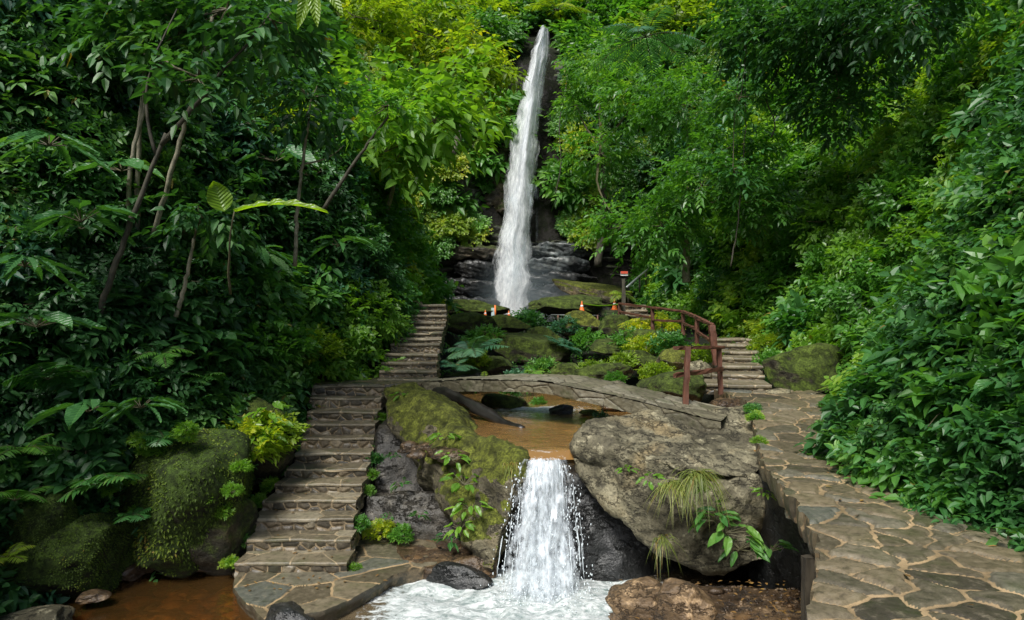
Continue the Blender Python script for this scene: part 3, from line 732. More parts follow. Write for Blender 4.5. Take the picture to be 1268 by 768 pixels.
# arched bridge
def bridge():
    A, B_ = np.array([-1.78, 12.25]), np.array([2.75, 9.0]); za, zm, zb = 1.79, 2.02, 1.58
    n = 260; t = np.linspace(0, 1, n)
    # plan bends slightly, arch profile
    cx = A[0] + (B_[0] - A[0]) * t; cy = A[1] + (B_[1] - A[1]) * t - .35 * np.sin(PI * t)
    zt = np.interp(t, [0, .25, .5, .75, 1], [za, 1.945, 2.0, 1.83, zb])
    k = 31; zt = np.convolve(np.pad(zt, k // 2, mode='edge'), np.ones(k) / k, 'valid')
    tg = unit(np.stack([np.gradient(cx), np.gradient(cy)], -1)); nf = np.stack([tg[:, 1], -tg[:, 0]], -1)  # towards the camera
    wid = 1.15; m = 64; s = np.linspace(0, 1, m)
    wob = .02 * fbm(np.stack([t * 14, 0 * t, 0 * t], -1), 90, 3)
    G = np.zeros((m, n, 3)); G[..., 0] = cx + nf[:, 0] * (wob + 0 - 0 * s[:, None]) - nf[:, 0] * wid * (1 - s[:, None]); G[..., 1] = cy + nf[:, 1] * wob - nf[:, 1] * wid * (1 - s[:, None]); G[..., 2] = zt[None] + .012 * fbm(np.stack([G[..., 0] * 2, G[..., 1] * 2, 0 * G[..., 0]], -1), 91, 3)
    Nn = np.zeros_like(G); Nn[..., 2] = 1
    L = np.concatenate([[0], np.cumsum(np.hypot(np.diff(cx), np.diff(cy)))])
    b = Bag(); u = np.broadcast_to(L[None], G.shape[:2]); v = np.broadcast_to(s[:, None] * wid, G.shape[:2])
    stone_sheet(b, G, Nn, u, v, .42, .2, 92, .012, .014, .9, .05, .006)
    br = thing('arched_bridge', 'low arched stone footbridge spanning the stream between the boulders', 'bridge')
    b.build('deck', M['bridge'], br, True)
    b = Bag(); th = .17 + .06 * np.abs(2 * t - 1) ** 2
    for side, nm in ((1, 0), (-1, 1)):
        rr = np.linspace(0, 1, 20)
        base = G[-1] if side == 1 else G[0]
        GG = np.repeat(base[None], 20, 0).copy(); GG[..., 2] = base[..., 2][None] - .006 - th[None] * rr[:, None]
        GG[..., 0] -= side * nf[:, 0] * (.02 * rr[:, None]); GG[..., 1] -= side * nf[:, 1] * (.02 * rr[:, None])
        NN = np.zeros_like(GG); NN[..., :2] = nf[None] * side
        u = np.broadcast_to(L[None], GG.shape[:2]); v = np.broadcast_to(rr[:, None] * .26, GG.shape[:2])
        stone_sheet(b, GG, NN, u, v, .36, .5, 94 + nm, .009, .010, .9, .05, .012)
        if side == 1: low = GG[-1]
        else: lo2 = GG[-1]
    b.sheet(np.stack([low, lo2], 0), .1)
    b.build('side_stones', M['bridge'], br, True)
bridge()
# low landing slabs between the two stairs and along the far path
b = outline_stone('slab', [(-3.9, 12.9), (-3.6, 12.0), (-3.2, 11.95), (-2.2, 11.95), (-1.6, 12.0), (-1.45, 12.9), (-1.6, 13.6), (-3.6, 13.6)], 1.775, 96, .5, .35, None, .5, 48, 0)
tag(b.build('stone_landing', M['paving'], None, True), 'flat stone landing between the lower and upper stairs', 'landing')
b = Bag()
cv = [(-5.2, 12.4), (-4.4, 12.25), (-3.9, 12.35), (-3.7, 12.0)]
tt = np.linspace(0, 1, 120); k = np.linspace(0, 1, 4); cxx = np.interp(tt, k, [c[0] for c in cv]); cyy = np.interp(tt, k, [c[1] for c in cv]) 
hh = np.linspace(0, 1, 30)
G = np.zeros((30, 120, 3)); G[..., 0] = cxx; G[..., 1] = cyy[None] + .05 * hh[:, None]; G[..., 2] = 1.95 - .6 * hh[:, None]
Nn = np.zeros_like(G); Nn[..., 1] = -1
stone_sheet(b, G, Nn, G[..., 0], G[..., 2], .14, .09, 97, .008, .035, .7, .02)
tp = np.stack([G[0], G[0] + np.array([0, .35, .02])], 0); b.sheet(tp, .6)
tag(b.build('garden_wall', M['riser'], None, True), 'low curved rubble wall at the top of the lower stairs', 'wall')

# ------------------------------------------------------------------ boulders
def hull_rock(name, pts, vox, m, label, amp=.05, seed=0, cat='boulder', facet=.0, strata=0):
    bm = bmesh.new()
    for p in pts: bm.verts.new(tuple(p))
    r = bmesh.ops.convex_hull(bm, input=bm.verts)
    bmesh.ops.delete(bm, geom=list({g for g in list(r['geom_interior']) + list(r['geom_unused']) if isinstance(g, bmesh.types.BMVert)}), context='VERTS')
    me = bpy.data.meshes.new(name); bm.to_mesh(me); bm.free()
    o = link(name, me)
    md = o.modifiers.new('r', 'REMESH'); md.mode = 'VOXEL'; md.voxel_size = vox
    md = o.modifiers.new('s', 'SMOOTH'); md.iterations = 2; md.factor = .5
    dg = bpy.context.evaluated_depsgraph_get(); ev = o.evaluated_get(dg)
    me2 = bpy.data.meshes.new_from_object(ev); o.modifiers.clear(); o.data = me2
    V = np.zeros(len(me2.vertices) * 3, np.float32); me2.vertices.foreach_get('co', V); V = V.reshape(-1, 3).astype(float)
    Nn = np.zeros(len(V) * 3, np.float32); me2.vertices.foreach_get('normal', Nn); Nn = Nn.reshape(-1, 3)
    d = amp * (1.6 * fbm(V * .9, seed, 3) + .9 * fbm(V * 2.6, seed + 1, 4) - .9 * np.abs(fbm(V * 1.6, seed + 5, 4)) + .25 * fbm(V * 11, seed + 2, 3))
    if strata:
        q = V[:, 2] * 4.5 + V[:, 0] * .8 + .8 * fbm(V * .8, seed + 8, 3); st = q - np.floor(q)
        d += strata * np.where(st < .75, st, (1 - st) * 3)
    # chisel-like ledges
    h2 = fbm(V * np.array([1.2, 1.2, 1.9]) + 5, seed + 11, 3) * 5; d += amp * 1.2 * (sstep(.35, .65, h2 - np.floor(h2)) + np.floor(h2)) * .25
    hx, he = voro(V[:, 0] + V[:, 2] * .6, V[:, 1] * .7 + V[:, 2], .75, .6, seed, .9); d += amp * (hx - .5) * .55 * sstep(0, .05, he)
    V = V + Nn * d[:, None]
    me2.vertices.foreach_set('co', V.astype(np.float32).ravel()); me2.update()
    me2.polygons.foreach_set('use_smooth', np.ones(len(me2.polygons), bool)); me2.materials.clear(); me2.materials.append(m)
    return tag(o, label, cat)
def back(pts, dx, dy, dz): return [p + np.array([dx, dy, dz]) for p in pts]
LB = [P(*q) for q in [(474, 482, 11.0), (478, 500, 10.5), (484, 473, 11.2), (516, 484, 11.1), (552, 506, 10.0), (596, 540, 8.95), (636, 560, 8.3), (648, 570, 8.1), (641, 605, 8.0), (624, 650, 7.95), (612, 712, 7.95), (596, 706, 8.0), (574, 645, 8.25), (546, 600, 8.7), (518, 563, 9.3), (482, 526, 10.2)]]
LB += [P(524, 484, 11.9), P(562, 504, 10.9), P(604, 536, 9.7), np.array([.1, 8.9, 1.25]), np.array([.0, 8.9, -.3]), np.array([-1.2, 11.8, .9]), np.array([-.6, 9.8, -.3])]
hull_rock('boulder', LB, .045, M['rock_left'], 'long mossy boulder slanting down from the bridge end to the cascade', .12, 201)
RB = [P(*q) for q in [(707, 550, 8.35), (722, 518, 8.8), (742, 516, 9.1), (800, 529, 9.4), (835, 512, 9.9), (870, 508, 10.1), (936, 506, 10.4), (948, 535, 9.2), (950, 566, 8.2), (940, 590, 7.55), (862, 605, 7.35), (800, 592, 7.65), (740, 574, 8.05), (712, 562, 8.2), (722, 528, 8.35), (775, 552, 7.72), (850, 577, 7.25)]]
RB += back(RB[8:13], 0, .8, -.45) + [P(935, 530, 10.2), P(760, 545, 10)]
hull_rock('boulder', RB, .04, M['rock'], 'big pale grey slab boulder with flat top between cascade and walkway', .085, 210)
RL = [P(*q) for q in [(704, 562, 8.25), (712, 590, 8.15), (745, 625, 7.95), (790, 662, 7.75), (830, 690, 7.65), (880, 708, 7.6), (950, 702, 7.6), (992, 655, 7.65), (985, 590, 7.7), (862, 596, 7.4), (790, 580, 7.7), (735, 562, 8.1)]]
RL += back(RL[1:8], .1, 1.3, 0)
hull_rock('boulder', RL, .042, M['rock'], 'leaning lower boulder with overhanging grass tufts above the gravel bank', .09, 222)
# dark rock wall behind cascade, ledges in the dark cave
hull_rock('wet_or_shadow_rock', [np.array(q) for q in [(-.2, 8.45, -.5), (1.3, 8.2, -.5), (2.6, 8.6, -.5), (-.2, 8.42, 1.2), (.8, 8.42, 1.22), (1.4, 8.6, 1.1), (2.6, 9.0, 1.1), (0, 9.6, 1.15), (2.6, 9.6, 1.1), (0, 9.5, -.5), (2.6, 9.5, -.5), (.95, 8.0, -.5), (1.5, 7.95, -.5), (1.3, 8.05, .1)]], .05, M['rock_dark'], 'black wet rock behind and beside the small cascade', .06, 230, 'rock')
hull_rock('wet_or_shadow_rock', [P(*q) for q in [(447, 660, 9.3), (452, 610, 9.4), (560, 606, 9.3), (600, 660, 9.2), (560, 690, 9.0), (450, 690, 9.0), (450, 610, 10.4), (560, 606, 10.2), (600, 690, 9.9), (450, 690, 10.4)]], .045, M['rock_wet_brown'], 'dark wet layered ledge beside the lower stairs', .045, 236, 'rock', 0, .05)
hull_rock('wet_or_shadow_rock', [P(*q) for q in [(462, 600, 9.9), (466, 530, 10.4), (500, 520, 10.8), (560, 560, 10.3), (590, 640, 9.8), (462, 600, 11), (500, 520, 12), (560, 560, 12), (600, 660, 11), (460, 650, 10), (600, 690, 10)]], .06, M['rock_wet_brown'], 'dark rock face in the hollow under the long mossy boulder', .08, 241, 'rock')
# rock bases along the walkway & under the far bank
hull_rock('wet_or_shadow_rock', [np.array(q) for q in [(3.2, 4.8, -.4), (3.2, 4.8, 1.25), (3.1, 6.5, -.4), (3.1, 6.5, 1.25), (2.75, 8.1, -.4), (2.75, 8.1, 1.25), (3.5, 4.8, -.4), (3.5, 4.8, 1.25), (3.5, 9, -.4), (3.5, 9, 1.3)]], .06, M['rock_dark'], 'rock face under the walkway corner with the shadow put into its black colour', .06, 246, 'rock')  # near-black rock stands in for the shadow under the walkway

# ------------------------------------------------------------------ generic rocks
def rock_variant(seed, cuts=11, sub=5):
    bm = bmesh.new(); bmesh.ops.create_icosphere(bm, subdivisions=sub, radius=1)
    V = np.array([v.co[:] for v in bm.verts]); Fc = np.array([[v.index for v in f.verts] for f in bm.faces]); bm.free()
    r = np.random.default_rng(seed)
    V = V * (1 + .18 * fbm(V * 1.2 + seed, seed, 3))[:, None]
    for k in range(cuts):
        n_ = unit(r.normal(size=3)); h = r.uniform(.55, .85); d = V @ n_ - h; V = V - np.clip(d, 0, None)[:, None] * n_ * .9
    V = V + unit(V) * (.09 * fbm(V * 2.6, seed + 3, 5) - .11 * np.abs(fbm(V * 1.9, seed + 4, 5)))[:, None]
    V /= np.abs(V).max(0)
    b = Bag(); b.add(V, [Fc]); return b
ROCKS = [rock_variant(300 + k) for k in range(6)]
ROCKME = {}
def rock(px, py, d, w, h, m, label, name='boulder', cat='rock', dep=1., rz=None, group=None, sink=.0, tilt=0.):
    """rock whose silhouette is w x h px centred on (px, py) at distance d"""
    k = int(RNG.integers(0, 6)); key = (k, m)
    if key not in ROCKME: ROCKME[key] = ROCKS[k].data('rock', M[m], True)
    o = link(name, ROCKME[key]); c = P(px, py, d); sx = w / 2 / F * d; sz = h / 2 / F * d
    o.location = tuple(c); o.scale = (sx, sx * dep, sz * 1.05); o.rotation_euler = (RNG.normal(0, .08), tilt, RNG.uniform(-.5, .5) if rz is None else rz)
    tag(o, label, cat, group)
    if m == 'moss': MOSSY.append((o, k))
    return o
MOSSY = []
rock(92, 688, 7.7, 145, 105, 'moss', 'round boulder fully coated in moss at the edge of the amber pool', dep=.9)
rock(222, 606, 8.5, 200, 180, 'moss', 'mossy bank outcrop covered with tiny leaves above the pool', dep=.8, tilt=.35)
rock(262, 662, 8.3, 110, 104, 'rock_moss', 'mossy boulder beside the bottom steps of the lower stairs', dep=.8)
rock(322, 548, 9.8, 120, 110, 'rock_moss', 'sloping moss-topped boulder halfway up the lower stairs', tilt=.4)
rock(275, 520, 10.3, 120, 60, 'rock_moss', 'dark mossy rock above the sloping boulder by the stairs')
rock(30, 778, 6.6, 110, 40, 'rock', 'smooth grey rock at the near corner of the amber pool')
rock(160, 706, 8.1, 46, 20, 'rock_warm', 'small wet stone at the waterline beside the round mossy boulder')
rock(345, 692, 8.3, 50, 60, 'rock', 'pale stone set beside the bottom step') if False else None
rock(42, 650, 7.6, 130, 100, 'moss', 'tall mossy rock hump at the far side of the amber pool', dep=.7)
rock(570, 716, 7.95, 90, 36, 'rock_dark', 'low wet black rock at the rim of the foaming pool', dep=.6)
rock(355, 765, 6.75, 70, 30, 'rock_dark', 'black wet stone under the tip of the landing')
rock(590, 700, 8.2, 60, 30, 'rock_warm', 'rounded wet brown stone at the foot of the mossy boulder')
rock(790, 745, 6.3, 84, 46, 'tan_rock', 'angular brown stone at the edge of the foaming pool')
rock(848, 752, 6.05, 80, 66, 'tan_rock', 'block-shaped tan stone on the gravel bank')
for (px, py, d, w_, h_, lb) in [(182, 700, 8.2, 36, 16, 'second small wet stone at the pool waterline'), (222, 696, 8.35, 44, 18, 'flat wet stone at the pool waterline below the outcrop'), (256, 700, 8.25, 30, 14, 'small wet stone beside the landing at the pool edge'), (118, 738, 7.3, 40, 12, 'low wet stone rising from the amber pool')]:
    rock(px, py, d, w_, h_, 'rock_warm', lb)
rock(792, 738, 7.15, 60, 26, 'rock_warm', 'flat brown stone behind the angular one on the gravel bank')
rock(1003, 456, 12.0, 105, 62, 'rock_moss', 'large mossy boulder beside the upper flagstone path', dep=.8)
rock(1003, 496, 10.9, 46, 20, 'dry' if False else 'rock', 'flat ledge stone at the foot of the large path boulder')
rock(1045, 535, 8.6, 60, 90, 'rock_moss', 'leaf-covered mossy boulder where the walkway bends')
# stream garden behind the bridge
for (px, py, d, w, h, m_, lb) in [
    (648, 432, 18.5, 130, 46, 'rock_moss', 'long sloping mossy slab in the middle of the rock garden'),
    (716, 402, 21.5, 58, 34, 'rock_left', 'yellow-mossed upright boulder below the orange cone'),
    (690, 462, 15, 70, 26, 'rock_moss', 'mossy rock just behind the crown of the bridge'),
    (745, 463, 14.5, 70, 28, 'rock_moss', 'rounded mossy rock upstream of the bridge'),
    (832, 482, 11.6, 100, 48, 'rock_moss', 'mossy boulder behind the near railing frame'),
    (838, 448, 13.5, 70, 38, 'rock_left', 'yellow-green boulder below the long railing'),
    (790, 447, 15.5, 60, 26, 'rock_moss', 'dark mossy rock beside the side trickle'),
    (760, 430, 17.5, 80, 22, 'rock_moss', 'flat mossy slab below the far steps'),
    (578, 404, 20, 66, 34, 'rock_moss', 'mossy boulder beside the top of the upper stairs'),
    (622, 403, 21.5, 66, 26, 'rock_moss', 'rounded mossy boulder below the pale board'),
    (612, 455, 16, 60, 30, 'rock_moss', 'mossy rock behind the blue-green fern'),
    (575, 470, 15, 60, 26, 'rock_dark', 'dark rock behind the bridge start'),
    (668, 420, 20, 50, 30, 'rock_moss', 'small mossy rock above the long slab'),
    (770, 405, 19.5, 60, 30, 'rock_moss', 'mossy hump below the signpost'),
    (800, 420, 17, 60, 26, 'rock_moss', 'mossy hump under the long railing'),
    (865, 462, 12.8, 40, 30, 'rock', 'grey stone behind the railing frame'),
    (715, 480, 13.6, 50, 18, 'rock', 'pale stone by the stream behind the bridge'),
    (765, 482, 13.2, 44, 20, 'rock', 'grey broken stone by the stream behind the bridge'),
    (628, 500, 12.6, 70, 26, 'rock_moss', 'mossy rock seen under the arch of the bridge'),
    (696, 509, 11.6, 34, 16, 'rock_dark', 'small dark rock in the amber stream'),
    (728, 511, 11.4, 22, 9, 'rock_moss', 'tiny mossy stone in the amber stream'),
    (700, 380, 26, 120, 30, 'rock_moss', 'broad mossy rock below the cliff foot'),
    (735, 362, 30, 110, 26, 'rock_left', 'tilted mossy slab leaning at the cliff foot'),
    (580, 385, 25, 110, 24, 'rock_moss', 'mossy rim rock beside the plunge of the tall waterfall'),
    (770, 500, 12.0, 60, 18, 'rock_warm', 'orange wet rock at the stream edge under the bridge'),
    (905, 500, 10.7, 50, 14, 'rock_warm', 'pinkish flat stone at the path edge by the railing'),
    (960, 488, 11.2, 46, 14, 'rock', 'flat stone slab across the path below the shallow steps')]:
    rock(px, py, d, w, h, m_, lb, tilt=.25 if 'slop' in lb or 'tilt' in lb else 0.)
k_ = 0
for (x0, x1, yt, yb, d_, mm, lb) in [
    (655, 738, 300, 316, 39.7, 'ledge_rock', 'uppermost pale wet ledge beside the foot of the tall waterfall'),
    (652, 728, 318, 334, 39.2, 'ledge_rock', 'second wet ledge beside the foot of the tall waterfall'),
    (658, 742, 338, 348, 38.2, 'rock_dark', 'thin dark overhanging shelf beside the foot of the tall waterfall'),
    (655, 735, 352, 372, 38.3, 'rock_dark', 'dark wet shelf low beside the foot of the tall waterfall'),
    (650, 745, 375, 398, 37.2, 'rock_dark', 'lowest dark shelf at the edge of the plunge basin'),
    (540, 618, 304, 318, 39.6, 'rib_rock', 'uppermost mossy ledge on the stair side of the tall waterfall'),
    (560, 612, 322, 340, 39.4, 'rock_dark', 'dark ledge in the undercut on the stair side of the tall waterfall'),
    (536, 610, 345, 362, 38.6, 'rock_dark', 'dark shelf in the undercut on the stair side of the tall waterfall'),
    (530, 616, 368, 398, 37.8, 'rock_dark', 'lowest dark shelf on the stair side of the plunge basin')]:
    w_ = x1 - x0; q = [P(x0, yt + 6, d_ + .4), P(x0 + w_ * .3, yt, d_), P(x0 + w_ * .7, yt + 3, d_ - .2), P(x1, yt + 5, d_ + .3), P(x1, yb, d_ + .5), P(x0 + w_ * .5, yb + 2, d_ + .1), P(x0, yb, d_ + .6)]
    k_ += 1; q += back(q, 0, 2.5, 0); hull_rock('rock_ledge', q, .09, M[mm], lb, .12, 700 + k_ * 13, 'rock', 0, .10)
hull_rock('rock_ledge', [P(*q) for q in [(616, 80, 41.6), (648, 70, 41.8), (645, 130, 41), (634, 190, 40.7), (626, 262, 40.5), (606, 262, 40.8), (598, 190, 40.9), (604, 120, 41.2)]] + [P(*q) for q in [(616, 80, 43), (648, 70, 43), (626, 262, 43), (606, 262, 43)]], .12, M['rib_rock'], 'brown rock rib running down beside the tall waterfall', .3, 777, 'rock', 0, .2)
# gravel bank
b = Bag(); X = np.linspace(.7, 3, 90); Y = np.linspace(5, 8.2, 100); yy, xx = np.meshgrid(Y, X, indexing='ij')
zz = -.25 + (.5 - .5 * sstep(6.9, 7.5, yy)) * sstep(.75, 1.6, xx + .25 * (yy - 6.8)) + .06 * fbm(np.stack([xx * 2, yy * 2, 0 * xx], -1), 70, 4)
b.sheet(np.stack([xx, yy, zz], -1)); gb = b
tag(b.build('gravel_bank', M['rock_warm'], None, True), 'bank of orange brown earth and gravel under the leaning boulder', None, None, 'structure')
b = Bag(); C = []; S = []
for k in range(1500):
    x = RNG.uniform(1.0, 2.9); y = RNG.uniform(5.6, 7.9)
    z = -.25 + (.5 - .5 * float(sstep(6.9, 7.5, y))) * float(sstep(.75, 1.6, x + .25 * (y - 6.8))) + .06 * float(fbm(np.array([[x * 2, y * 2, 0.]]), 70, 4)[0])
    r = .004 + abs(RNG.normal(0, .009)) * (3 if RNG.random() < .05 else 1); C.append((x, y, z + r * .3)); S.append((r * RNG.uniform(.7, 1.7), r, r * .6))
blobs(b, C, S, .5); tag(b.build('gravel', M['rock_warm'], None, True), 'loose brown pebbles scattered over the gravel bank', None, None, 'stuff')

# fallen log under the bridge
b = Bag(); a, c = P(540, 483, 11.9), P(648, 533, 10.1); t = np.linspace(0, 1, 20)[:, None]
b.tube(a + (c - a) * t + np.concatenate([0 * t, 0 * t, .04 * np.sin(t * 5)], 1), .10 - .03 * t[:, 0] + .012 * np.sin(t[:, 0] * 14), 14, .5, 0, .6)
tag(b.build('fallen_log', M['log'], None, True), 'black wet fallen log lying under the bridge start', 'log')

# ------------------------------------------------------------------ railings, cones, signs
def rail_thing(label, posts, pw, rails, name='wooden_railing'):
    t = thing(name, label, 'railing')
    for (a, c, w) in posts:
        b = Bag(); b.board(a, c, w, w * .85, RNG.random(), 8, w * .05); b.build('post', M['rail'], t)
    for (a, c, w, h) in rails:
        b = Bag(); b.board(a, c, w, h, RNG.random(), 10, h * .08); b.build('rail', M['rail'], t)
    return t
g = lambda px, py, d: P(px, py, d)
rail_thing('near railing frame of two reddish posts with top plank and middle plank', [(g(848, 504, 9.9), g(852, 430, 9.9), .075), (g(892, 488, 10.8), g(890, 430, 10.8), .07)], 0,
    [(g(837, 431, 9.86), g(894, 430, 10.86), .10, .045), (g(835, 465, 9.8), g(895, 457, 10.75), .045, .065)])
PT = [(885, 403, 452, 12.3, .11), (863, 393, 428, 13.6, .075), (846, 386, 415, 15.5, .075), (808, 381, 412, 17.5, .085), (767, 376, 396, 20, .08)]
posts = [(g(x + (2 if i == 0 else 0), y1, d), g(x - (4 if i == 0 else 0), y0, d), w) for i, (x, y0, y1, d, w) in enumerate(PT)]
rails = []
for i in range(4):
    x0, a0, b0, d0, _ = PT[i]; x1, a1, b1, d1, _ = PT[i + 1]
    if i == 0: x0 -= 3
    rails.append((g(x0, a0, d0 - .03), g(x1, a1, d1 - .03), .07, .055))
    rails.append((g(x0, a0 + (b0 - a0) * .42, d0 - .04), g(x1, a1 + (b1 - a1) * .5, d1 - .04), .045, .05))
rail_thing('long reddish wooden railing curving up beside the shallow steps', posts, 0, rails)
t = thing('metal_barrier', 'thin metal rail on short posts at the rim of the plunge basin', 'railing')
b = Bag(); b.tube(np.array([g(682, 390, 24), g(742, 391, 24)]), .022, 8); b.build('rail', M['metal'], t, True)
for x in (691, 740):
    b = Bag(); b.tube(np.array([g(x, 404, 24), g(x, 390, 24)]), .03, 8); b.build('post', M['rail'], t, True)
t = thing('metal_barrier', 'dark leaning handrail climbing the slope behind the signpost', 'railing')
b = Bag(); b.tube(np.array([g(776, 356, 23), g(792, 342, 25), g(802, 334, 27)]), .04, 8); b.build('rail', M['metal'], t, True)
for x, y, d in ((778, 355, 23.2), (792, 342, 25), (800, 336, 26.6)):
    b = Bag(); b.tube(np.array([g(x, y + 20, d), g(x, y, d)]), .035, 8); b.build('post', M['bark_dark'], t, True)
t = thing('signpost', 'thin dark post with a small red and white box sign on top', 'signpost')
b = Bag(); b.board(g(772, 396, 20), g(772, 345, 20), .09, .08, .5, 6, .006); b.build('post', M['bark_dark'], t)
b = Bag(); b.box(g(773, 339, 19.97), (.2, .09, .12)); b.build('sign_board', M['cone_band'], t)
b = Bag(); b.box(g(773, 337.5, 19.91), (.2, .02, .07)); b.build('sign_band', M['sign_red'], t)
def cone(px, py, d, h, label):
    t = thing('traffic_cone', label, 'traffic cone', tuple(P(px, py, d)), 'orange cones along the rim')
    b = Bag(); r = h * .24; z = np.linspace(.04, 1, 12) * h
    b.tube(np.stack([0 * z, 0 * z, z], -1), r * (1 - z / h) + .03 * h, 16); b.build('body', M['cone'], t, True)
    b = Bag(); z = np.linspace(.45, .62, 3) * h; b.tube(np.stack([0 * z, 0 * z, z], -1), r * (1 - z / h) + .035 * h, 16); b.build('band', M['cone_band'], t, True)
    b = Bag(); b.box((0, 0, h * .03), (h * .62, h * .62, h * .06)); b.build('base', M['cone'], t)
cone(720.5, 386, 22, .34, 'orange cone standing on the yellow-mossed boulder')
cone(761, 384, 20.6, .34, 'orange cone standing beside the signpost')
cone(601, 393, 24, .26, 'orange cone at the rim beside the pale board')
cone(630, 393, 24, .24, 'orange cone directly before the foot of the tall waterfall')
b = Bag(); b.box(g(610.5, 388, 24.1), (.12, .05, .38)); tag(b.build('notice_board', M['paleboard']), 'small pale blue upright board at the rim of the basin', 'notice board')
b = Bag(); b.tube(np.array([g(613.5, 394, 23.9), g(613, 378, 23.9)]), .032, 8); tag(b.build('marker_pole', M['cone'], None, True), 'slim orange marker pole beside the pale board', 'pole')
b = Bag(); tt = np.linspace(0, 1, 14)[:, None]; b.tube(g(722, 376, 22) + (g(765, 377, 20) - g(722, 376, 22)) * tt - np.concatenate([0 * tt, 0 * tt, .05 * np.sin(tt * PI)], 1), .02, 6)
tag(b.build('barrier_rope', M['banana'], None, True), 'yellow rope strung from the cone to the signpost', 'rope')
b = Bag(); b.board(g(519, 374, 16.5), g(527, 388, 16.3), .12, .03, .6, 5, .003); tag(b.build('loose_plank', M['cone_band'] if False else M['bridge']), 'pale board lying across the top of the upper stairs', 'board')

# ------------------------------------------------------------------ leaves
T5 = (np.array([[0, 0, 0], [.42, -1, .10], [.42, 0, -.06], [.42, 1, .10], [1, 0, 0]]), [np.array([[0, 1, 2], [0, 2, 3], [1, 4, 2], [2, 4, 3]])])
T8 = (np.array([[0, 0, 0], [.3, -.95, .10], [.3, 0, -.05], [.3, .95, .10], [.66, -.72, .08], [.66, 0, -.04], [.66, .72, .08], [1, 0, 0]]),
      [np.array([[0, 1, 2], [0, 2, 3], [4, 7, 5], [5, 7, 6]]), np.array([[1, 4, 5, 2], [2, 5, 6, 3]])])
def big_tmpl(n=9, wav=.12, power=.9, notch=0):
    rows = []; uv = []
    for i in range(n):
        t = i / (n - 1); w = math.sin(PI * min(1, max(0, t)) ** power) ** .75 if 0 < t < 1 else .02
        for s in (-1, -.5, 0, .5, 1):
            rr = w * (1 - notch * (i % 2) * (abs(s) == 1))
            rows.append([t - abs(s) * w * .06, s * rr, abs(s) * .16 + wav * math.sin(i * 1.9 + s * 2) * abs(s) * .5 * w - .04 * (s == 0)]); uv.append([s * w * .5 + .5, t])
    q = np.array([[i * 5 + j, i * 5 + j + 1, i * 5 + 6 + j, i * 5 + 5 + j] for i in range(n - 1) for j in range(4)])
    return np.array(rows), [q], np.array(uv)
TB = big_tmpl(); TBN = big_tmpl(13, .1, .8, .22)
def leaves(b, Pp, Fd, U, L, W, droop, tint, T=T8, mat=0):
    Pp = np.asarray(Pp, float); n = len(Pp)
    if n == 0: return
    Fd = unit(Fd); S = unit(np.cross(Fd, U)); U2 = np.cross(S, Fd)
    L = np.broadcast_to(L, (n,)); W = np.broadcast_to(W, (n,)); droop = np.broadcast_to(droop, (n,))
    V = T[0]; x, s, z = V[:, 0], V[:, 1], V[:, 2]
    G = Pp[:, None] + Fd[:, None] * (L[:, None] * x)[..., None] + S[:, None] * (W[:, None] * .5 * s)[..., None] + U2[:, None] * (W[:, None] * z)[..., None]
    G[..., 2] -= droop[:, None] * L[:, None] * x ** 2
    k = len(V); off = (np.arange(n) * k)[:, None, None]
    fs_ = [(f[None] + off).reshape(-1, f.shape[1]) for f in T[1]]
    uv = np.tile(T[2], (n, 1)) if len(T) > 2 else np.tile(np.stack([s * .5 + .5, x], -1), (n, 1))
    b.add(G.reshape(-1, 3), fs_, np.repeat(np.broadcast_to(tint, (n,)), k), uv, mat)

def rdir(n, r=RNG): return unit(r.normal(size=(n, 3)))
def sprigs(b, base, dirs, tlen, nl, L, W, droop=.25, T=T8, r=RNG, tint=None, twig=0., lift=.3, spread=.75):
    """leafy twigs: base (n,3), dirs (n,3); nl leaves alternate along each"""
    base = np.asarray(base, float); n = len(base); dirs = unit(dirs); tlen = np.broadcast_to(tlen, (n,))
    up = unit(np.array([0, 0, 1.]) + .35 * r.normal(size=(n, 3)))
    side = unit(np.cross(dirs, up)); nrm = np.cross(side, dirs)
    tb = r.random(n) if tint is None else np.broadcast_to(tint, (n,))
    for k in range(nl):
        f = (k + .6) / nl
        pos = base + dirs * (tlen * f)[:, None] - np.array([0, 0, 1.]) * (tlen * .25 * f * f)[:, None]
        sg = 1 if k % 2 else -1
        last = k == nl - 1
        d = dirs * (1. if last else .55) + side * (0 if last else sg * spread) + r.normal(0, .22, (n, 3)) + np.array([0, 0, -.12])
        u = unit(nrm + r.normal(0, .28, (n, 3)) + np.array([0, 0, .4]))
        sc = r.uniform(.7, 1.15, n) * (1 - .25 * abs(f - .5))
        leaves(b, pos, d, u, L * sc, W * sc, droop * r.uniform(.4, 1.6, n), np.clip(tb * .7 + .3 * r.random(n), 0, 1), T)
    if twig:
        for i in range(n):
            t = np.linspace(0, 1, 4)[:, None]
            b.tube(base[i] + dirs[i] * tlen[i] * t - np.array([0, 0, .25]) * tlen[i] * t * t, [twig, twig * .8, twig * .5, twig * .2], 3, .3, 1)

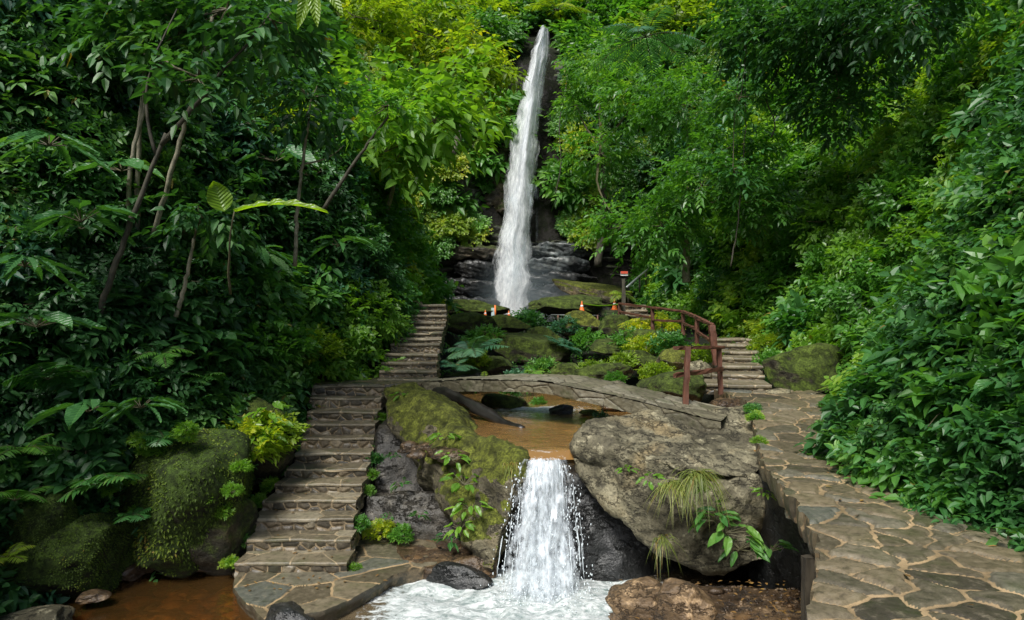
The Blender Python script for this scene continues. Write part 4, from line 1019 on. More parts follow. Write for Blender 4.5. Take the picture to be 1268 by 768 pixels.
def frond(b, base, d, L, W, npair, droop, tint, r, mat=0, pw=.11, T=T8, stem_mat=1, rachis=.006):
    """pinnate frond (fern or palm)"""
    d = unit(d); up = np.array([0, 0, 1.]); side = unit(np.cross(d, up)); t = np.linspace(0, 1, 12)
    pts = base + d * L * t[:, None] - up * (droop * L * t ** 2)[:, None]
    b.tube(pts, np.linspace(rachis, rachis * .3, 12), 4, .4, stem_mat)
    f = np.linspace(.12, .99, npair)
    pos = np.stack([np.interp(f, t, pts[:, i]) for i in range(3)], -1)
    tg = unit(np.stack([np.interp(f, t, np.gradient(pts[:, i])) for i in range(3)], -1))
    w = W * np.sin(PI * np.clip(f * .9 + .12, 0, 1)) ** .8 + .02
    for sg in (-1, 1):
        dd = tg * .45 + side * sg + r.normal(0, .06, (npair, 3)) + np.array([0, 0, -.1])
        nn = unit(np.cross(np.cross(tg, side), dd) * 0 + np.cross(side, tg) * 1.)
        nn = nn * np.sign(nn[:, 2:3] + 1e-6)
        leaves(b, pos, dd, nn, w, max(pw * W, .015) * np.ones(npair), .25, np.clip(tint + r.normal(0, .12, npair), 0, 1), T, mat)

# ---- plant kinds
def shrub_mesh(name, mats, seed, R=1., ns=170, nl=8, L=.13, W=.06, tlen=.34, flat=.75, T=T8, droop=.3, inner=.55):
    """domed shrub: leafy shoots spread through a rounded, uneven volume; local +Z is outward"""
    r = np.random.default_rng(seed); b = Bag()
    d = rdir(ns * 2, r); d = d[d[:, 2] > -.25][:ns]; n = len(d)
    lobes = unit(r.normal(size=(7, 3)) + [0, 0, .6])
    lob = np.max(d @ lobes.T, 1)
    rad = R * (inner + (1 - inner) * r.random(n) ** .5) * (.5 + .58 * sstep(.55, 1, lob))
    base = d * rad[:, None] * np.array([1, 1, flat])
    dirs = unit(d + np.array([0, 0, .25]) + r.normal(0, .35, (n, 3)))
    sprigs(b, base - dirs * tlen * R * .5, dirs, tlen * R * r.uniform(.6, 1.3, n), nl, L * R, W * R, droop, T, r, tint=np.clip(.25 + .45 * (rad / R) + r.normal(0, .16, n), 0, 1))  # outer shoots tinted paler, as young tips and painted highlights
    for k in range(9):
        q = base[k * n // 9]; t = np.linspace(0, 1, 5)[:, None]
        b.tube(q * t + r.normal(0, .02, (5, 3)), np.linspace(.018, .006, 5) * R, 4, .3, 1)
    return b.data(name, mats)
SH = {}
for key, mt, args in [
    ('left', 'leaf_left', dict(L=.3, W=.15, ns=125, nl=7, tlen=.55)),
    ('left_small', 'leaf_left', dict(L=.16, W=.085, ns=240, nl=8, tlen=.4)),
    ('right', 'leaf_right', dict(L=.28, W=.135, ns=150, nl=8, tlen=.6)),
    ('mid', 'leaf_mid', dict(L=.17, W=.09, ns=240, nl=8, tlen=.36)),
    ('lime', 'leaf_lime', dict(L=.17, W=.095, ns=220, nl=8, tlen=.38)),
    ('bigmid', 'leaf_mid', dict(L=.3, W=.15, ns=110, nl=6, tlen=.5)),
    ('biglime', 'leaf_lime', dict(L=.3, W=.17, ns=110, nl=6, tlen=.5)),
    ('fresh', 'leaf_fresh', dict(L=.17, W=.09, ns=230, nl=8, tlen=.38)),
    ('blue', 'leaf_blue', dict(L=.24, W=.11, ns=140, nl=7, tlen=.48))]:
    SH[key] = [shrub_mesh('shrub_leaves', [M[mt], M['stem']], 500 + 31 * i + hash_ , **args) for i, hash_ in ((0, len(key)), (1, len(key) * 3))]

CAMV = np.array([0, 0, EYE])
def inview(p, m=1.12):
    return p[1] > .8 and abs(p[0] / p[1]) < .755 * m and -.47 * m < (p[2] - EYE) / p[1] < .47 * m
def visible(p, slack=1.2):
    d = p - CAMV; L = np.linalg.norm(d); h = BVH.ray_cast(Vector(tuple(CAMV)), Vector(tuple(d / L)), L - slack)
    return h[0] is None
# triangles of the terrain for sampling
Qv = TV[TF]; Qc = Qv.mean(1); Qn = np.cross(Qv[:, 2] - Qv[:, 0], Qv[:, 3] - Qv[:, 1]) * .5; Qa = np.linalg.norm(Qn, axis=1); Qn = Qn / Qa[:, None]
def sample(mask, n, r=RNG):
    idx = np.where(mask)[0]; w = Qa[idx] / Qa[idx].sum(); k = r.choice(idx, n, p=w); u, v = r.random((2, n, 1))
    q = Qv[k]; p = q[:, 0] * (1 - u) * (1 - v) + q[:, 1] * u * (1 - v) + q[:, 2] * u * v + q[:, 3] * (1 - u) * v
    return p, Qn[k]
vx, vy, vz = Qc[:, 0], Qc[:, 1], Qc[:, 2]
inv = (vy > .8) & (abs(vx / np.maximum(vy, .1)) < np.where(vy < 9, 1.3, .9)) & (abs((vz - EYE) / np.maximum(vy, .1)) < .54)
vis = np.zeros(len(Qc), bool)
for i in np.where(inv)[0]: vis[i] = visible(Qc[i], 1.0)
wl_ = Qc[:, 0] < interp(XL, vy) - .05; wr_ = Qc[:, 0] > interp(XR, vy) + .05
Z_left = vis & wl_ & (vy < 17.5) & ~((vy > 11.6) & (vy < 13) & (vx > -4))
Z_lfar = vis & wl_ & (vy >= 17.5) & (vy < 41)
Z_right = vis & wr_ & (vy < 9.6)
Z_rfar = vis & wr_ & (vy >= 9.6) & (vy < 41)
Z_top = vis & (vy >= 41)
Z_mid = vis & ~wl_ & ~wr_ & (vy > 14.5) & (vy < 30)

def outer_rot(nrm, up_bias=.6, spin=None):
    z = Vector(tuple(unit(nrm * (1 - up_bias) + np.array([0, 0, up_bias])))); q = z.to_track_quat('Z', 'Y')
    q = q @ Matrix.Rotation(random.uniform(0, 2 * PI) if spin is None else spin, 3, 'Z').to_quaternion()
    return q.to_euler()
counts = {}
def scatter_shrubs(mask, ncand, rf, spacing, kinds, name, label, cat, group, off=.15, maxn=290, tilt=.5, cond=None):
    p, nr = sample(mask, ncand); kept = []; kr = []
    for i in range(ncand):
        if len(kept) >= maxn: break
        q = p[i]; r_ = rf(q) * RNG.uniform(.75, 1.25)
        if cond is not None and not cond(q): continue
        if kept:
            K = np.array(kept); dd = np.linalg.norm(K - q, axis=1)
            if (dd < spacing * (r_ + np.array(kr)) * .5).any(): continue
        kept.append(q); kr.append(r_)
        ks = kinds(q); me = SH[ks][int(RNG.integers(0, len(SH[ks])))]
        o = link(name, me); pos = q + nr[i] * (r_ * off)
        o.location = tuple(pos); o.rotation_euler = outer_rot(nr[i], tilt); s = r_; o.scale = (s * RNG.uniform(.9, 1.2), s * RNG.uniform(.9, 1.2), s * RNG.uniform(.8, 1.15))
        tag(o, label, cat, group)
    counts[label] = len(kept)
ch = lambda opts: opts[int(RNG.integers(0, len(opts)))]
def px_of(q): return CX + q[0] / q[1] * F, HY - (q[2] - EYE) / q[1] * F
def clear_of_fall(q, r_=.9):
    x, y = px_of(q); c_ = np.interp(y, [42, 130, 230, 300, 395], [671, 659, 643, 638, 636]); rp = r_ / q[1] * F
    return not (c_ - 16 - rp < x < c_ + 16 + rp and y > 36)
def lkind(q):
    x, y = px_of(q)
    if y < 150 and x > 330: return ch(['lime', 'biglime', 'bigmid'])  # yellow kinds colour the sunlight into the top of the slope
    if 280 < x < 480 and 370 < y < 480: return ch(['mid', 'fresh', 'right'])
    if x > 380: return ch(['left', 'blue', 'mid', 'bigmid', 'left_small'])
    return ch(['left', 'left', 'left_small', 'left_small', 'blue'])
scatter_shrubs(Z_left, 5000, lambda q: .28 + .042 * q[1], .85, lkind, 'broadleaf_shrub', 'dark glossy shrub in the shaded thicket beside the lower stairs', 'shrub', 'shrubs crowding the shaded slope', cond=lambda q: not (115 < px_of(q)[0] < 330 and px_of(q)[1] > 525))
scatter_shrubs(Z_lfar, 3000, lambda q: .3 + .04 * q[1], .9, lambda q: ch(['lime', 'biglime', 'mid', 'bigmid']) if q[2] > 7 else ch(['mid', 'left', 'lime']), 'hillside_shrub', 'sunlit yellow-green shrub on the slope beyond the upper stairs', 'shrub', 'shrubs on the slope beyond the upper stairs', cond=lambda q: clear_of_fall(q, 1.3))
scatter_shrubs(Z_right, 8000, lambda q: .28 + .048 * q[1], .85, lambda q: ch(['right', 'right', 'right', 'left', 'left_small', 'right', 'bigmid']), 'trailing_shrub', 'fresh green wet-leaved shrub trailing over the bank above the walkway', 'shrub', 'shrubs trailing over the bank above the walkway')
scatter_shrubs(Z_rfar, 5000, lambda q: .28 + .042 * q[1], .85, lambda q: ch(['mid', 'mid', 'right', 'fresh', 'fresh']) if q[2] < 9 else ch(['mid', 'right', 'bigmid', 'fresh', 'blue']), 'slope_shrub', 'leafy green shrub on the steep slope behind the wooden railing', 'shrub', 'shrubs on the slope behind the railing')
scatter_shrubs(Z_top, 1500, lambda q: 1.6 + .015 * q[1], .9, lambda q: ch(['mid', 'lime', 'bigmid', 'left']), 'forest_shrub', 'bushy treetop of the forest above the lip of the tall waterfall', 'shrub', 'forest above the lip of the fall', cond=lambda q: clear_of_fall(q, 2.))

# cliff plants
def cliff_plants():
    n = 0
    gz, gx = CG.shape[:2]
    for k in range(4000):
        i = int(RNG.integers(2, gz - 2)); j = int(RNG.integers(2, gx - 2)); p = CG[i, j]
        x, y = px_of(p)
        if not inview(p): continue
        dens = 1.
        if p[2] < 7.4: dens = .05 if x > 560 else .2
        ctr = np.interp(y, [42, 130, 230, 300], [672, 660, 643, 636])
        if ctr - np.interp(y, [40, 150, 260, 300], [32, 38, 42, 34]) < x < ctr + np.interp(y, [40, 120, 300], [20, 26, 40]): dens = .0
        if RNG.random() > dens: continue
        if not visible(p, 2.5): continue
        s = RNG.uniform(.55, 1.15)
        if not clear_of_fall(p, s * 1.1): continue
        if n >= 290: break
        kind = ch(['lime', 'lime', 'mid']) if x < 640 and y > 110 else ch(['mid', 'mid', 'lime', 'left'])
        me = SH[kind][int(RNG.integers(0, 2))]; o = link('cliff_shrub', me)
        o.location = (p[0], p[1] - .25 * s, p[2]); o.rotation_euler = outer_rot(np.array([0, -1., 0]), .35); o.scale = (s * 1.1, s * 1.1, s * .8)
        tag(o, 'small hanging shrub rooted in the cliff face around the tall waterfall', 'shrub', 'shrubs rooted in the cliff'); n += 1
    counts['cliff'] = n
cliff_plants()

# undergrowth: the uncountable leaf carpet between the shrubs
def carpet(name, mask, n, mt, lf, label, off=.25, nl=6, T=T5, tilt=None, seed=1):
    r = np.random.default_rng(seed); p, nr = sample(mask, n, r)
    keep = fbm(p * .9, seed, 3) + r.normal(0, .3, n) > -.35; p, nr = p[keep], nr[keep]
    L = lf(p); pos = p + nr * (r.random((len(p), 1)) ** 1.5 * off * (1 + p[:, 1:2] * .03))
    dirs = unit(nr * .9 + np.array([0, 0, -.1]) + r.normal(0, .45, (len(p), 3)))
    b = Bag(); step_ = 1
    # group by distance so leaf size follows
    order = np.argsort(p[:, 1]); 
    for c in np.array_split(order, 8):
        if len(c) == 0: continue
        l = float(L[c].mean()); sprigs(b, pos[c], dirs[c], l * 2.6 * r.uniform(.7, 1.3, len(c)), nl, l, l * .55, .3, T, r)
    o = b.build(name, [M[mt], M['stem']]); return tag(o, label, None, None, 'stuff')
lf = lambda p: .045 + .0062 * p[:, 1]
lf2 = lambda p: .06 + .007 * p[:, 1]
carpet('undergrowth', Z_left, 6500, 'leaf_left', lf2, 'dark undergrowth filling the shaded slope by the stairs', .3, 7, T8, None, 11)
carpet('undergrowth', Z_lfar, 4000, 'leaf_mid', lf, 'undergrowth on the slope beyond the upper stairs', .3, 6, T5, None, 12)
carpet('undergrowth', Z_right, 5000, 'leaf_right', lf2, 'dense leaf cover of the bank above the walkway', .35, 7, T8, None, 13)
carpet('undergrowth', Z_rfar, 6000, 'leaf_mid', lf, 'undergrowth on the slope behind the railing', .35, 6, T5, None, 14)
carpet('undergrowth', Z_mid, 900, 'leaf_mid', lambda p: .05 + .003 * p[:, 1], 'low weeds between the rocks behind the bridge', .15, 6, T5, None, 15)

# ---- individual plants
def fern_mesh(seed, nf=9, L=.6, W=.16, npair=16, mt='leaf_mid', droop=.55, pw=.16, rachis=.006):
    r = np.random.default_rng(seed); b = Bag()
    for k in range(nf):
        a = 2 * PI * k / nf + r.normal(0, .2); el = r.uniform(.35, 1.0)
        frond(b, np.zeros(3), np.array([math.cos(a) * math.cos(el), math.sin(a) * math.cos(el), math.sin(el)]), L * r.uniform(.75, 1.15), W, npair, droop * r.uniform(.7, 1.3), r.uniform(.3, .8), r, 0, pw, T8, 1, rachis)
    return b.data('fern_fronds', [M[mt], M['stem']])
FERN = {'g': [fern_mesh(800 + k) for k in range(2)], 'b': [fern_mesh(810, 11, .8, .24, 20, 'leaf_blue', .5)], 'l': [fern_mesh(820 + k, 9, .6, .17, 15, 'leaf_lime') for k in range(2)],
        'n': [fern_mesh(830 + k, 8, .62, .26, 11, 'leaf_right', .5, .22) for k in range(2)]}
def bigleaf_mesh(seed, n=9, L=.4, W=.2, mt='big_leaf', T=TB, spread=.5, pet=.18):
    r = np.random.default_rng(seed); b = Bag()
    for k in range(n):
        a = 2 * PI * k / n + r.normal(0, .3); el = r.uniform(.1, .9); d = np.array([math.cos(a) * math.cos(el), math.sin(a) * math.cos(el), math.sin(el)])
        q = d * pet * r.uniform(.6, 1.3); t = np.linspace(0, 1, 5)[:, None]; b.tube(q * t, np.linspace(.007, .004, 5), 4, .4, 1)
        s = r.uniform(.7, 1.15); dd = unit(np.array([math.cos(a), math.sin(a), r.uniform(-.5, .15)]))
        leaves(b, q[None], dd[None], np.array([[r.normal(0, .2), r.normal(0, .2), 1.]]), L * s, W * s, r.uniform(.1, .35), r.uniform(.3, .8), T)
    return b.data('big_leaves', [M[mt], M['stem']])
BIG = {'r': [bigleaf_mesh(840 + k) for k in range(3)], 'c': [bigleaf_mesh(850 + k, 12, .46, .13, 'big_leaf', TBN, .5, .12) for k in range(2)],
       's': [bigleaf_mesh(860, 16, .16, .07, 'leaf_right', TB, .5, .16)], 'y': [bigleaf_mesh(870 + k, 14, .2, .1, 'leaf_fresh', TB, .5, .2) for k in range(2)]}
def plant(name, me, pos, s, label, cat, rot=None, group=None):
    o = link(name, me); o.location = tuple(pos); o.scale = (s,) * 3
    o.rotation_euler = rot if rot is not None else (RNG.normal(0, .15), RNG.normal(0, .15), RNG.uniform(0, 2 * PI))
    return tag(o, label, cat, group)
def on_slope(px, py, fwd=.35):
    h, nr = ray(px, py)
    if h is None: h = P(px, py, 12.); nr = np.array([0, -1., 0])
    d = unit(CAMV - h); return h + d * fwd, nr
for k, (px, py, s, fwd, key, lb) in enumerate([
    (150, 212, 1.15, 1.3, 'r', 'broad ribbed leaves in pairs high in the shaded thicket'),
    (100, 275, 1.1, 1.2, 'r', 'pair of broad ribbed leaves on the shaded slope below the high pair'),
    (225, 290, 1.0, 1.2, 'c', 'lobed ribbed leaves drooping beside the leaning pale trunk'),
    (325, 318, 1.1, 1.2, 'c', 'large lobed leaf spray under the banana leaf'),
    (45, 405, 1.2, 1.2, 'r', 'big pale green leaves near the edge of the shaded thicket'),
    (110, 510, 1.0, 1.1, 'r', 'dark round ribbed leaf above the round mossy boulder'),
    (175, 505, 1.0, 1.1, 'c', 'bright lobed leaf above the mossy bank outcrop'),
    (225, 235, 1.0, 1.0, 'r', 'ribbed leaves around the thin upright trunks'),
    (420, 305, 1.2, 1.0, 'c', 'lobed leaves hanging over the slope by the upper stairs'),
    (475, 225, 1.6, 1.0, 'c', 'silvery ribbed leaf spray high above the upper stairs'),
    (485, 250, 1.4, .8, 'r', 'pale ribbed leaves just under the silvery spray'),
    (455, 180, 1.5, .8, 'c', 'lobed leaf spray above the silvery one'),
    (340, 200, 1.3, 1.0, 'r', 'broad leaves in the gloom behind the dark branch'),
    (60, 180, 1.2, 1.4, 'c', 'dark lobed leaves near the top of the shaded thicket'),
    (30, 330, 1.1, 1.4, 'c', 'lobed leaf spray hanging at the margin of the shaded thicket'),
    (265, 420, .9, 1.0, 'r', 'glossy leaves above the sloping moss-topped boulder'),
    (1240, 478, .9, .5, 'r', 'large dark ribbed leaf hanging over the walkway'),
    (1222, 232, 1.1, .6, 'r', 'drooping broad leaf in the bank above the walkway'),
    (1190, 160, 1.1, .5, 'r', 'pale blue-green broad leaves high on the walkway bank'),
    (1245, 370, 1.0, .5, 'r', 'broad leaves catching light beside the walkway bank top'),
    (1215, 130, 1.0, .5, 'c', 'lobed leaves at the upper edge of the walkway bank'),
    (1120, 70, 1.3, .5, 'c', 'young branch of lobed leaves sticking out above the walkway bank'),
    (1090, 300, .8, .4, 'r', 'broad leaf cluster midway up the walkway bank'),
    (900, 240, 1.5, .8, 'r', 'broad leaves on the slope above the long railing'),
    (1150, 500, .6, .4, 'r', 'small cluster of ribbed leaves low on the walkway bank')]):
    pos, nr = on_slope(px, py, fwd); plant('broadleaf_plant', ch(BIG[key]), pos, s * (.55 + .055 * pos[1]), lb, 'plant')
for k in range(26):
    px, py = RNG.uniform(10, 470), RNG.uniform(20, 470)
    pos, nr = on_slope(px, py, RNG.uniform(.5, 1.2)); plant('understorey_plant', ch(BIG[ch(['r', 'c'])]), pos, RNG.uniform(.45, .75) * (.55 + .055 * pos[1]), 'ribbed broadleaf seedling lost among the shrubs of the shaded slope', 'plant', None, 'ribbed seedlings on the shaded slope')
# ferns
for k, (px, py, s, fwd, key, lb) in enumerate([
    (125, 600, .8, .9, 'n', 'fern with broad fingers above the round mossy boulder'),
    (30, 560, .8, .9, 'g', 'fern at the far corner of the amber pool'), (10, 690, .5, .9, 'l', 'small bright fern low beside the round mossy boulder'), (205, 545, .6, .9, 'n', 'fern draping over the top of the mossy bank outcrop'), (255, 590, .5, .8, 'g', 'small fern on the flank of the mossy bank outcrop'), (165, 640, .5, .8, 'n', 'fern hanging low between the two mossy boulders'),
    (60, 470, .8, .8, 'n', 'fern beside the big pale green leaves'), (20, 620, .8, 1.0, 'g', 'fern over the tall mossy rock hump'),
    (200, 440, .8, .7, 'g', 'dark fern in the thicket above the outcrop'), (370, 360, 1., .6, 'n', 'fern in the bright thicket above the lower stairs'),
    (420, 420, .8, .5, 'g', 'fern beside the low rubble wall'), (960, 440, .8, .3, 'l', 'fern above the large mossy path boulder'),
    (1060, 590, .6, .3, 'g', 'fern at the bend of the walkway'), (250, 470, .7, .8, 'n', 'fern over the dark mossy rock')]):
    pos, nr = on_slope(px, py, fwd); plant('fern', ch(FERN[key]), pos, s, lb, 'fern')
for k, (px, py, d, s, key, lb) in enumerate([
    (583, 436, 14.8, 1.15, 'b', 'blue-green fern with arching fronds behind the start of the bridge'),
    (562, 455, 14.2, .7, 'b', 'smaller blue-green fern low against the upper stairs'),
    (600, 470, 14.0, .5, 'l', 'light fern just behind the bridge parapet'), (660, 462, 14.5, .6, 'g', 'green fern behind the middle of the bridge'),
    (700, 432, 17.5, .9, 'b', 'dark fern in the middle of the rock garden'), (785, 400, 18.5, .9, 'l', 'bright fern below the far steps'),
    (770, 366, 20.4, 1.0, 'l', 'palm-like plant growing at the signpost')]):
    plant('fern', ch(FERN[key]), P(px, py, d), s, lb, 'fern')
# rock-garden plants and small plants on rocks
GP = [(735, 455, 14.5, .5), (760, 420, 18, .7), (800, 430, 16, .7), (830, 425, 15.5, .6), (845, 470, 11.8, .45), (812, 462, 13, .5), (780, 425, 17, .8), (690, 440, 16, .6), (672, 455, 15, .5), (640, 468, 14, .4), (710, 448, 15.5, .6), (725, 425, 18.5, .8), (600, 420, 18, .8), (745, 400, 21, .8), (700, 405, 21, .7), (868, 440, 13, .5), (850, 415, 15.5, .6), (820, 400, 18, .7), (655, 395, 22, .7), (560, 415, 17, .7), (590, 445, 15.5, .5), (760, 470, 13.6, .4), (700, 470, 13.8, .4), (630, 480, 13.4, .35), (745, 515, 11, .22), (870, 492, 10.3, .25), (805, 488, 11.8, .3), (665, 500, 12.8, .3), (735, 440, 16.2, .6), (770, 445, 15, .5), (792, 410, 18, .6)]
GP += [(955, 446, 13.6, .5), (950, 428, 15, .6), (962, 470, 12.2, .38), (948, 412, 16.5, .8), (930, 408, 17.5, .9)]
for i, (px, py, d, s) in enumerate(GP):
    if i % 3 == 1 and i < 30: continue
    s *= .72; py += 4
    key = ['lime', 'mid', 'mid', 'right', 'blue'][i % 5] if px < 760 else ['lime', 'mid', 'lime', 'right', 'lime'][i % 5]
    o = plant('garden_shrub', ch(SH[key]), P(px, py, d), s, 'low leafy plant growing between the mossy rocks behind the bridge', 'plant', None, 'low plants in the rock garden')
def tuft(px, py, d, s, label, key, name='rock_plant', cat='plant'):
    plant(name, ch(BIG[key]) if key in BIG else ch(SH[key]), P(px, py, d), s * (1.25 if key in ('y', 's') else 1), label, cat)
tuft(897, 660, 7.1, 1.0, 'leafy plant hanging in front of the leaning lower boulder', 's'); tuft(885, 645, 7.15, .9, 'upper half-hidden leafy shoot on the leaning boulder', 's'); tuft(915, 680, 7.1, .8, 'low drooping leafy shoot on the leaning boulder', 's')
tuft(952, 683, 7.0, .65, 'small dark-leaved seedling beside the plank wall', 's')
tuft(550, 545, 8.95, .5, 'yellow-green seedling on the face of the long mossy boulder', 'y'); tuft(502, 492, 10.6, .5, 'tiny seedling near the top of the long mossy boulder', 'y')
tuft(575, 600, 8.3, .7, 'leafy creeper halfway down the long mossy boulder', 'y'); tuft(560, 570, 8.6, .5, 'creeper tuft under the yellow-green seedling', 'y'); tuft(582, 630, 8.15, .6, 'creeper low on the long mossy boulder', 'y'); tuft(570, 655, 8.1, .45, 'creeper tip near the foot of the long mossy boulder', 'y')
tuft(555, 672, 8.5, .6, 'dark-leaved plant in the hollow beside the cascade', 's'); tuft(520, 640, 8.9, .45, 'fresh green plant on the dark wet ledge', 's'); tuft(497, 602, 9.3, .5, 'small plant above the dark wet ledge', 's'); tuft(487, 566, 9.8, .4, 'small plant in the dark hollow beside the stairs', 's'); tuft(480, 640, 9.0, .3, 'tiny plant beside the side of the stairs', 's')
tuft(470, 660, 8.95, .22, 'mat of tiny bright leaves at the foot of the dark ledge', 'lime'); tuft(500, 664, 8.9, .2, 'second mat of tiny leaves beside the rock ledge', 'mid')
tuft(805, 597, 7.3, .35, 'small weeds in the crack of the slab boulder', 'y'); tuft(775, 583, 7.6, .3, 'tiny weeds at the cascade end of the boulder crack', 'y'); tuft(868, 606, 7.15, .3, 'weeds beside the hanging grass tuft', 'y'); tuft(945, 612, 7.2, .3, 'weeds at the end of the slab boulder crack', 'y')
tuft(325, 540, 9.2, .95, 'bright bush spilling over the sloping boulder beside the stairs', 'y'); tuft(310, 570, 9.1, .8, 'lower part bush beside the stairs over the dark gap', 'y'); tuft(335, 515, 9.4, .8, 'bush top by the stairs above the sloping boulder', 'y')
tuft(320, 555, 9.2, .6, 'dense bright green bush hugging the sloping boulder', 'lime')
tuft(340, 440, 11.6, .8, 'bright green bush above the middle of the lower stairs', 'mid'); tuft(385, 440, 12, .6, 'bright bush beside the low rubble wall', 'lime')
# weeds along edges
for k in range(46):
    if k < 18: i_ = k % 12; d_ = 7.9 + .36 * i_; q = P(PXL[i_], PY[i_], d_) + [-.12, .15, -.08]
    elif k < 26: i_ = (k * 5) % 12; d_ = 7.9 + .36 * i_; q = P(PXR[i_], PY[i_], d_) + [.06, .1, -.12]
    elif k < 40: y_ = RNG.uniform(3.4, 10.8); q = np.array([float(np.interp(y_, [0, 7.06, 8.2, 9.3, 10.4, 11.4], [3.5, 3.5, 3.85, 4.25, 4.85, 4.95])) + RNG.normal(0, .05), y_, 1.5 + .26 * float(sstep(7.1, 11.2, y_))])
    else: y_ = RNG.uniform(7.2, 10); q = np.array([float(np.interp(y_, [7.06, 8.2, 9.3, 10.4], [2.62, 2.95, 3.3, 3.6])), y_, 1.48 + .26 * float(sstep(7.1, 11.2, y_))])
    plant('edge_weed', SH[ch(['fresh', 'mid', 'right'])][k % 2], q, RNG.uniform(.07, .17), 'small weed sprouting along the edge of the steps or path', 'weed', None, 'weeds along the masonry edges')
# leaf litter
b = Bag(); r = RNG; Pp = []
for k in range(70): y = r.uniform(2.5, 10.5); xl_ = np.interp(y, [0, 4.2, 7, 10.5], [1.3, 2.0, 2.7, 3.8]); xr_ = np.interp(y, [0, 7, 10.5], [3.4, 3.5, 4.9]); Pp.append((xl_ + (xr_ - xl_) * r.random() ** .5, y, 1.525 + (.26 * float(sstep(7.1, 11.2, y)))))
for k in range(160): x = r.uniform(1.1, 2.8); y = r.uniform(5.8, 7.6); Pp.append((x, y, .29 - .5 * float(sstep(6.9, 7.5, y)) + r.uniform(0, .03)))
for k in range(60): i_ = int(r.integers(0, 12)); a_ = P(PXL[i_], PY[i_], 7.9 + .36 * i_); c_ = P(PXR[i_], PY[i_], 7.9 + .36 * i_); u_ = r.random(); Pp.append((a_[0] + (c_[0] - a_[0]) * u_, 7.9 + .36 * i_ + r.uniform(.05, .33), a_[2] + .022))
for k in range(25): Pp.append((r.uniform(-3, -1.4), r.uniform(7.3, 7.9), .045))
Pp = np.array(Pp); n_ = len(Pp); a_ = r.uniform(0, 2 * PI, n_)
leaves(b, Pp, np.stack([np.cos(a_), np.sin(a_), 0 * a_ + .05], -1), unit(np.array([0, 0, 1.]) + r.normal(0, .15, (n_, 3))), r.uniform(.03, .08, n_), r.uniform(.015, .035, n_), .2, r.random(n_), T8)
tag(b.build('fallen_leaves', M['litter']), 'scattered fallen leaves on the path, steps and gravel', None, None, 'stuff')
# moss-bank small leaves
for k in range(26):
    px, py = RNG.uniform(130, 300), RNG.uniform(520, 650)
    if py < 520 + (px - 130) * .1: continue
    plant('moss_plant', SH['fresh'][k % 2], P(px, py, 8.0 + RNG.uniform(-.1, .2)), .14, 'tiny-leaved cushion plant on the mossy bank outcrop', 'plant', None, 'cushion plants on the outcrop')
# moss: a nap of tiny leaves over the wettest rocks, one part of each rock
NAP = {}
for o, k in MOSSY:
    if k not in NAP:
        V = np.concatenate(ROCKS[k].V); Ff = ROCKS[k].F[0]; q = V[Ff]; nn = unit(np.cross(q[:, 1] - q[:, 0], q[:, 2] - q[:, 0])); ar = np.linalg.norm(np.cross(q[:, 1] - q[:, 0], q[:, 2] - q[:, 0]), axis=1)
        ii = RNG.choice(len(Ff), 15000, p=ar / ar.sum()); c = q[ii].mean(1); nz = nn[ii]
        kp = (nz[:, 2] > -.35) & (fbm(c * 3.5, 7, 3) + RNG.normal(0, .15, len(c)) > -.22); c, nz = c[kp], nz[kp]; b = Bag(); n_ = len(c)
        leaves(b, c, unit(nz * .5 + [0, -.1, -.35] + RNG.normal(0, .45, (n_, 3))), unit(nz + RNG.normal(0, .3, (n_, 3))), .034 * RNG.uniform(.4, 1.5, n_), .021 * RNG.uniform(.6, 1.3, n_), .3, np.clip(.35 + fbm(c * 2.5, 9, 3) + RNG.normal(0, .15, n_), 0, 1), T5)
        NAP[k] = b.data('moss', [M['moss_leaf']])
    link('moss', NAP[k], o)['kind'] = 'stuff'
# hanging grass tufts
def grass_tuft(px, py, d, L, n, label, spread=.5, tint=.6):
    r = RNG; b = Bag(); p = P(px, py, d); a = r.uniform(0, 2 * PI, n)
    T = (np.array([[i / 6, s * (1 - (i / 6) ** 2) * .9 + .0, abs(s) * .2] for i in range(7) for s in (-1, 1)]), [np.array([[2 * i, 2 * i + 1, 2 * i + 3, 2 * i + 2] for i in range(6)])])
    dirs = unit(np.stack([np.cos(a) * spread, -abs(np.sin(a)) * spread - .15, r.uniform(.1, .9, n)], -1))
    base = p + np.stack([r.normal(0, .05, n), 0 * a, r.normal(0, .02, n)], -1)
    leaves(b, base, dirs, unit(np.array([0, -.3, 1.]) + r.normal(0, .2, (n, 3))), L * r.uniform(.5, 1.1, n), .012 + 0 * a, r.uniform(.7, 1.7, n), np.clip(tint + r.normal(0, .25, n), 0, 1), T)
    return tag(b.build('grass_tuft', [M['grass']]), label, 'grass')
grass_tuft(862, 588, 7.12, .42, 150, 'big tuft of pale grass hanging from the crack of the slab boulder', .75)
grass_tuft(835, 600, 7.18, .38, 90, 'drooping grass beside the big pale tuft', .5)
grass_tuft(820, 668, 7.35, .30, 60, 'small drooping grass tuft at the bottom of the leaning boulder', .35)
grass_tuft(634, 578, 8.1, .3, 34, 'few yellow grass blades beside the lip of the cascade', .15, .9)

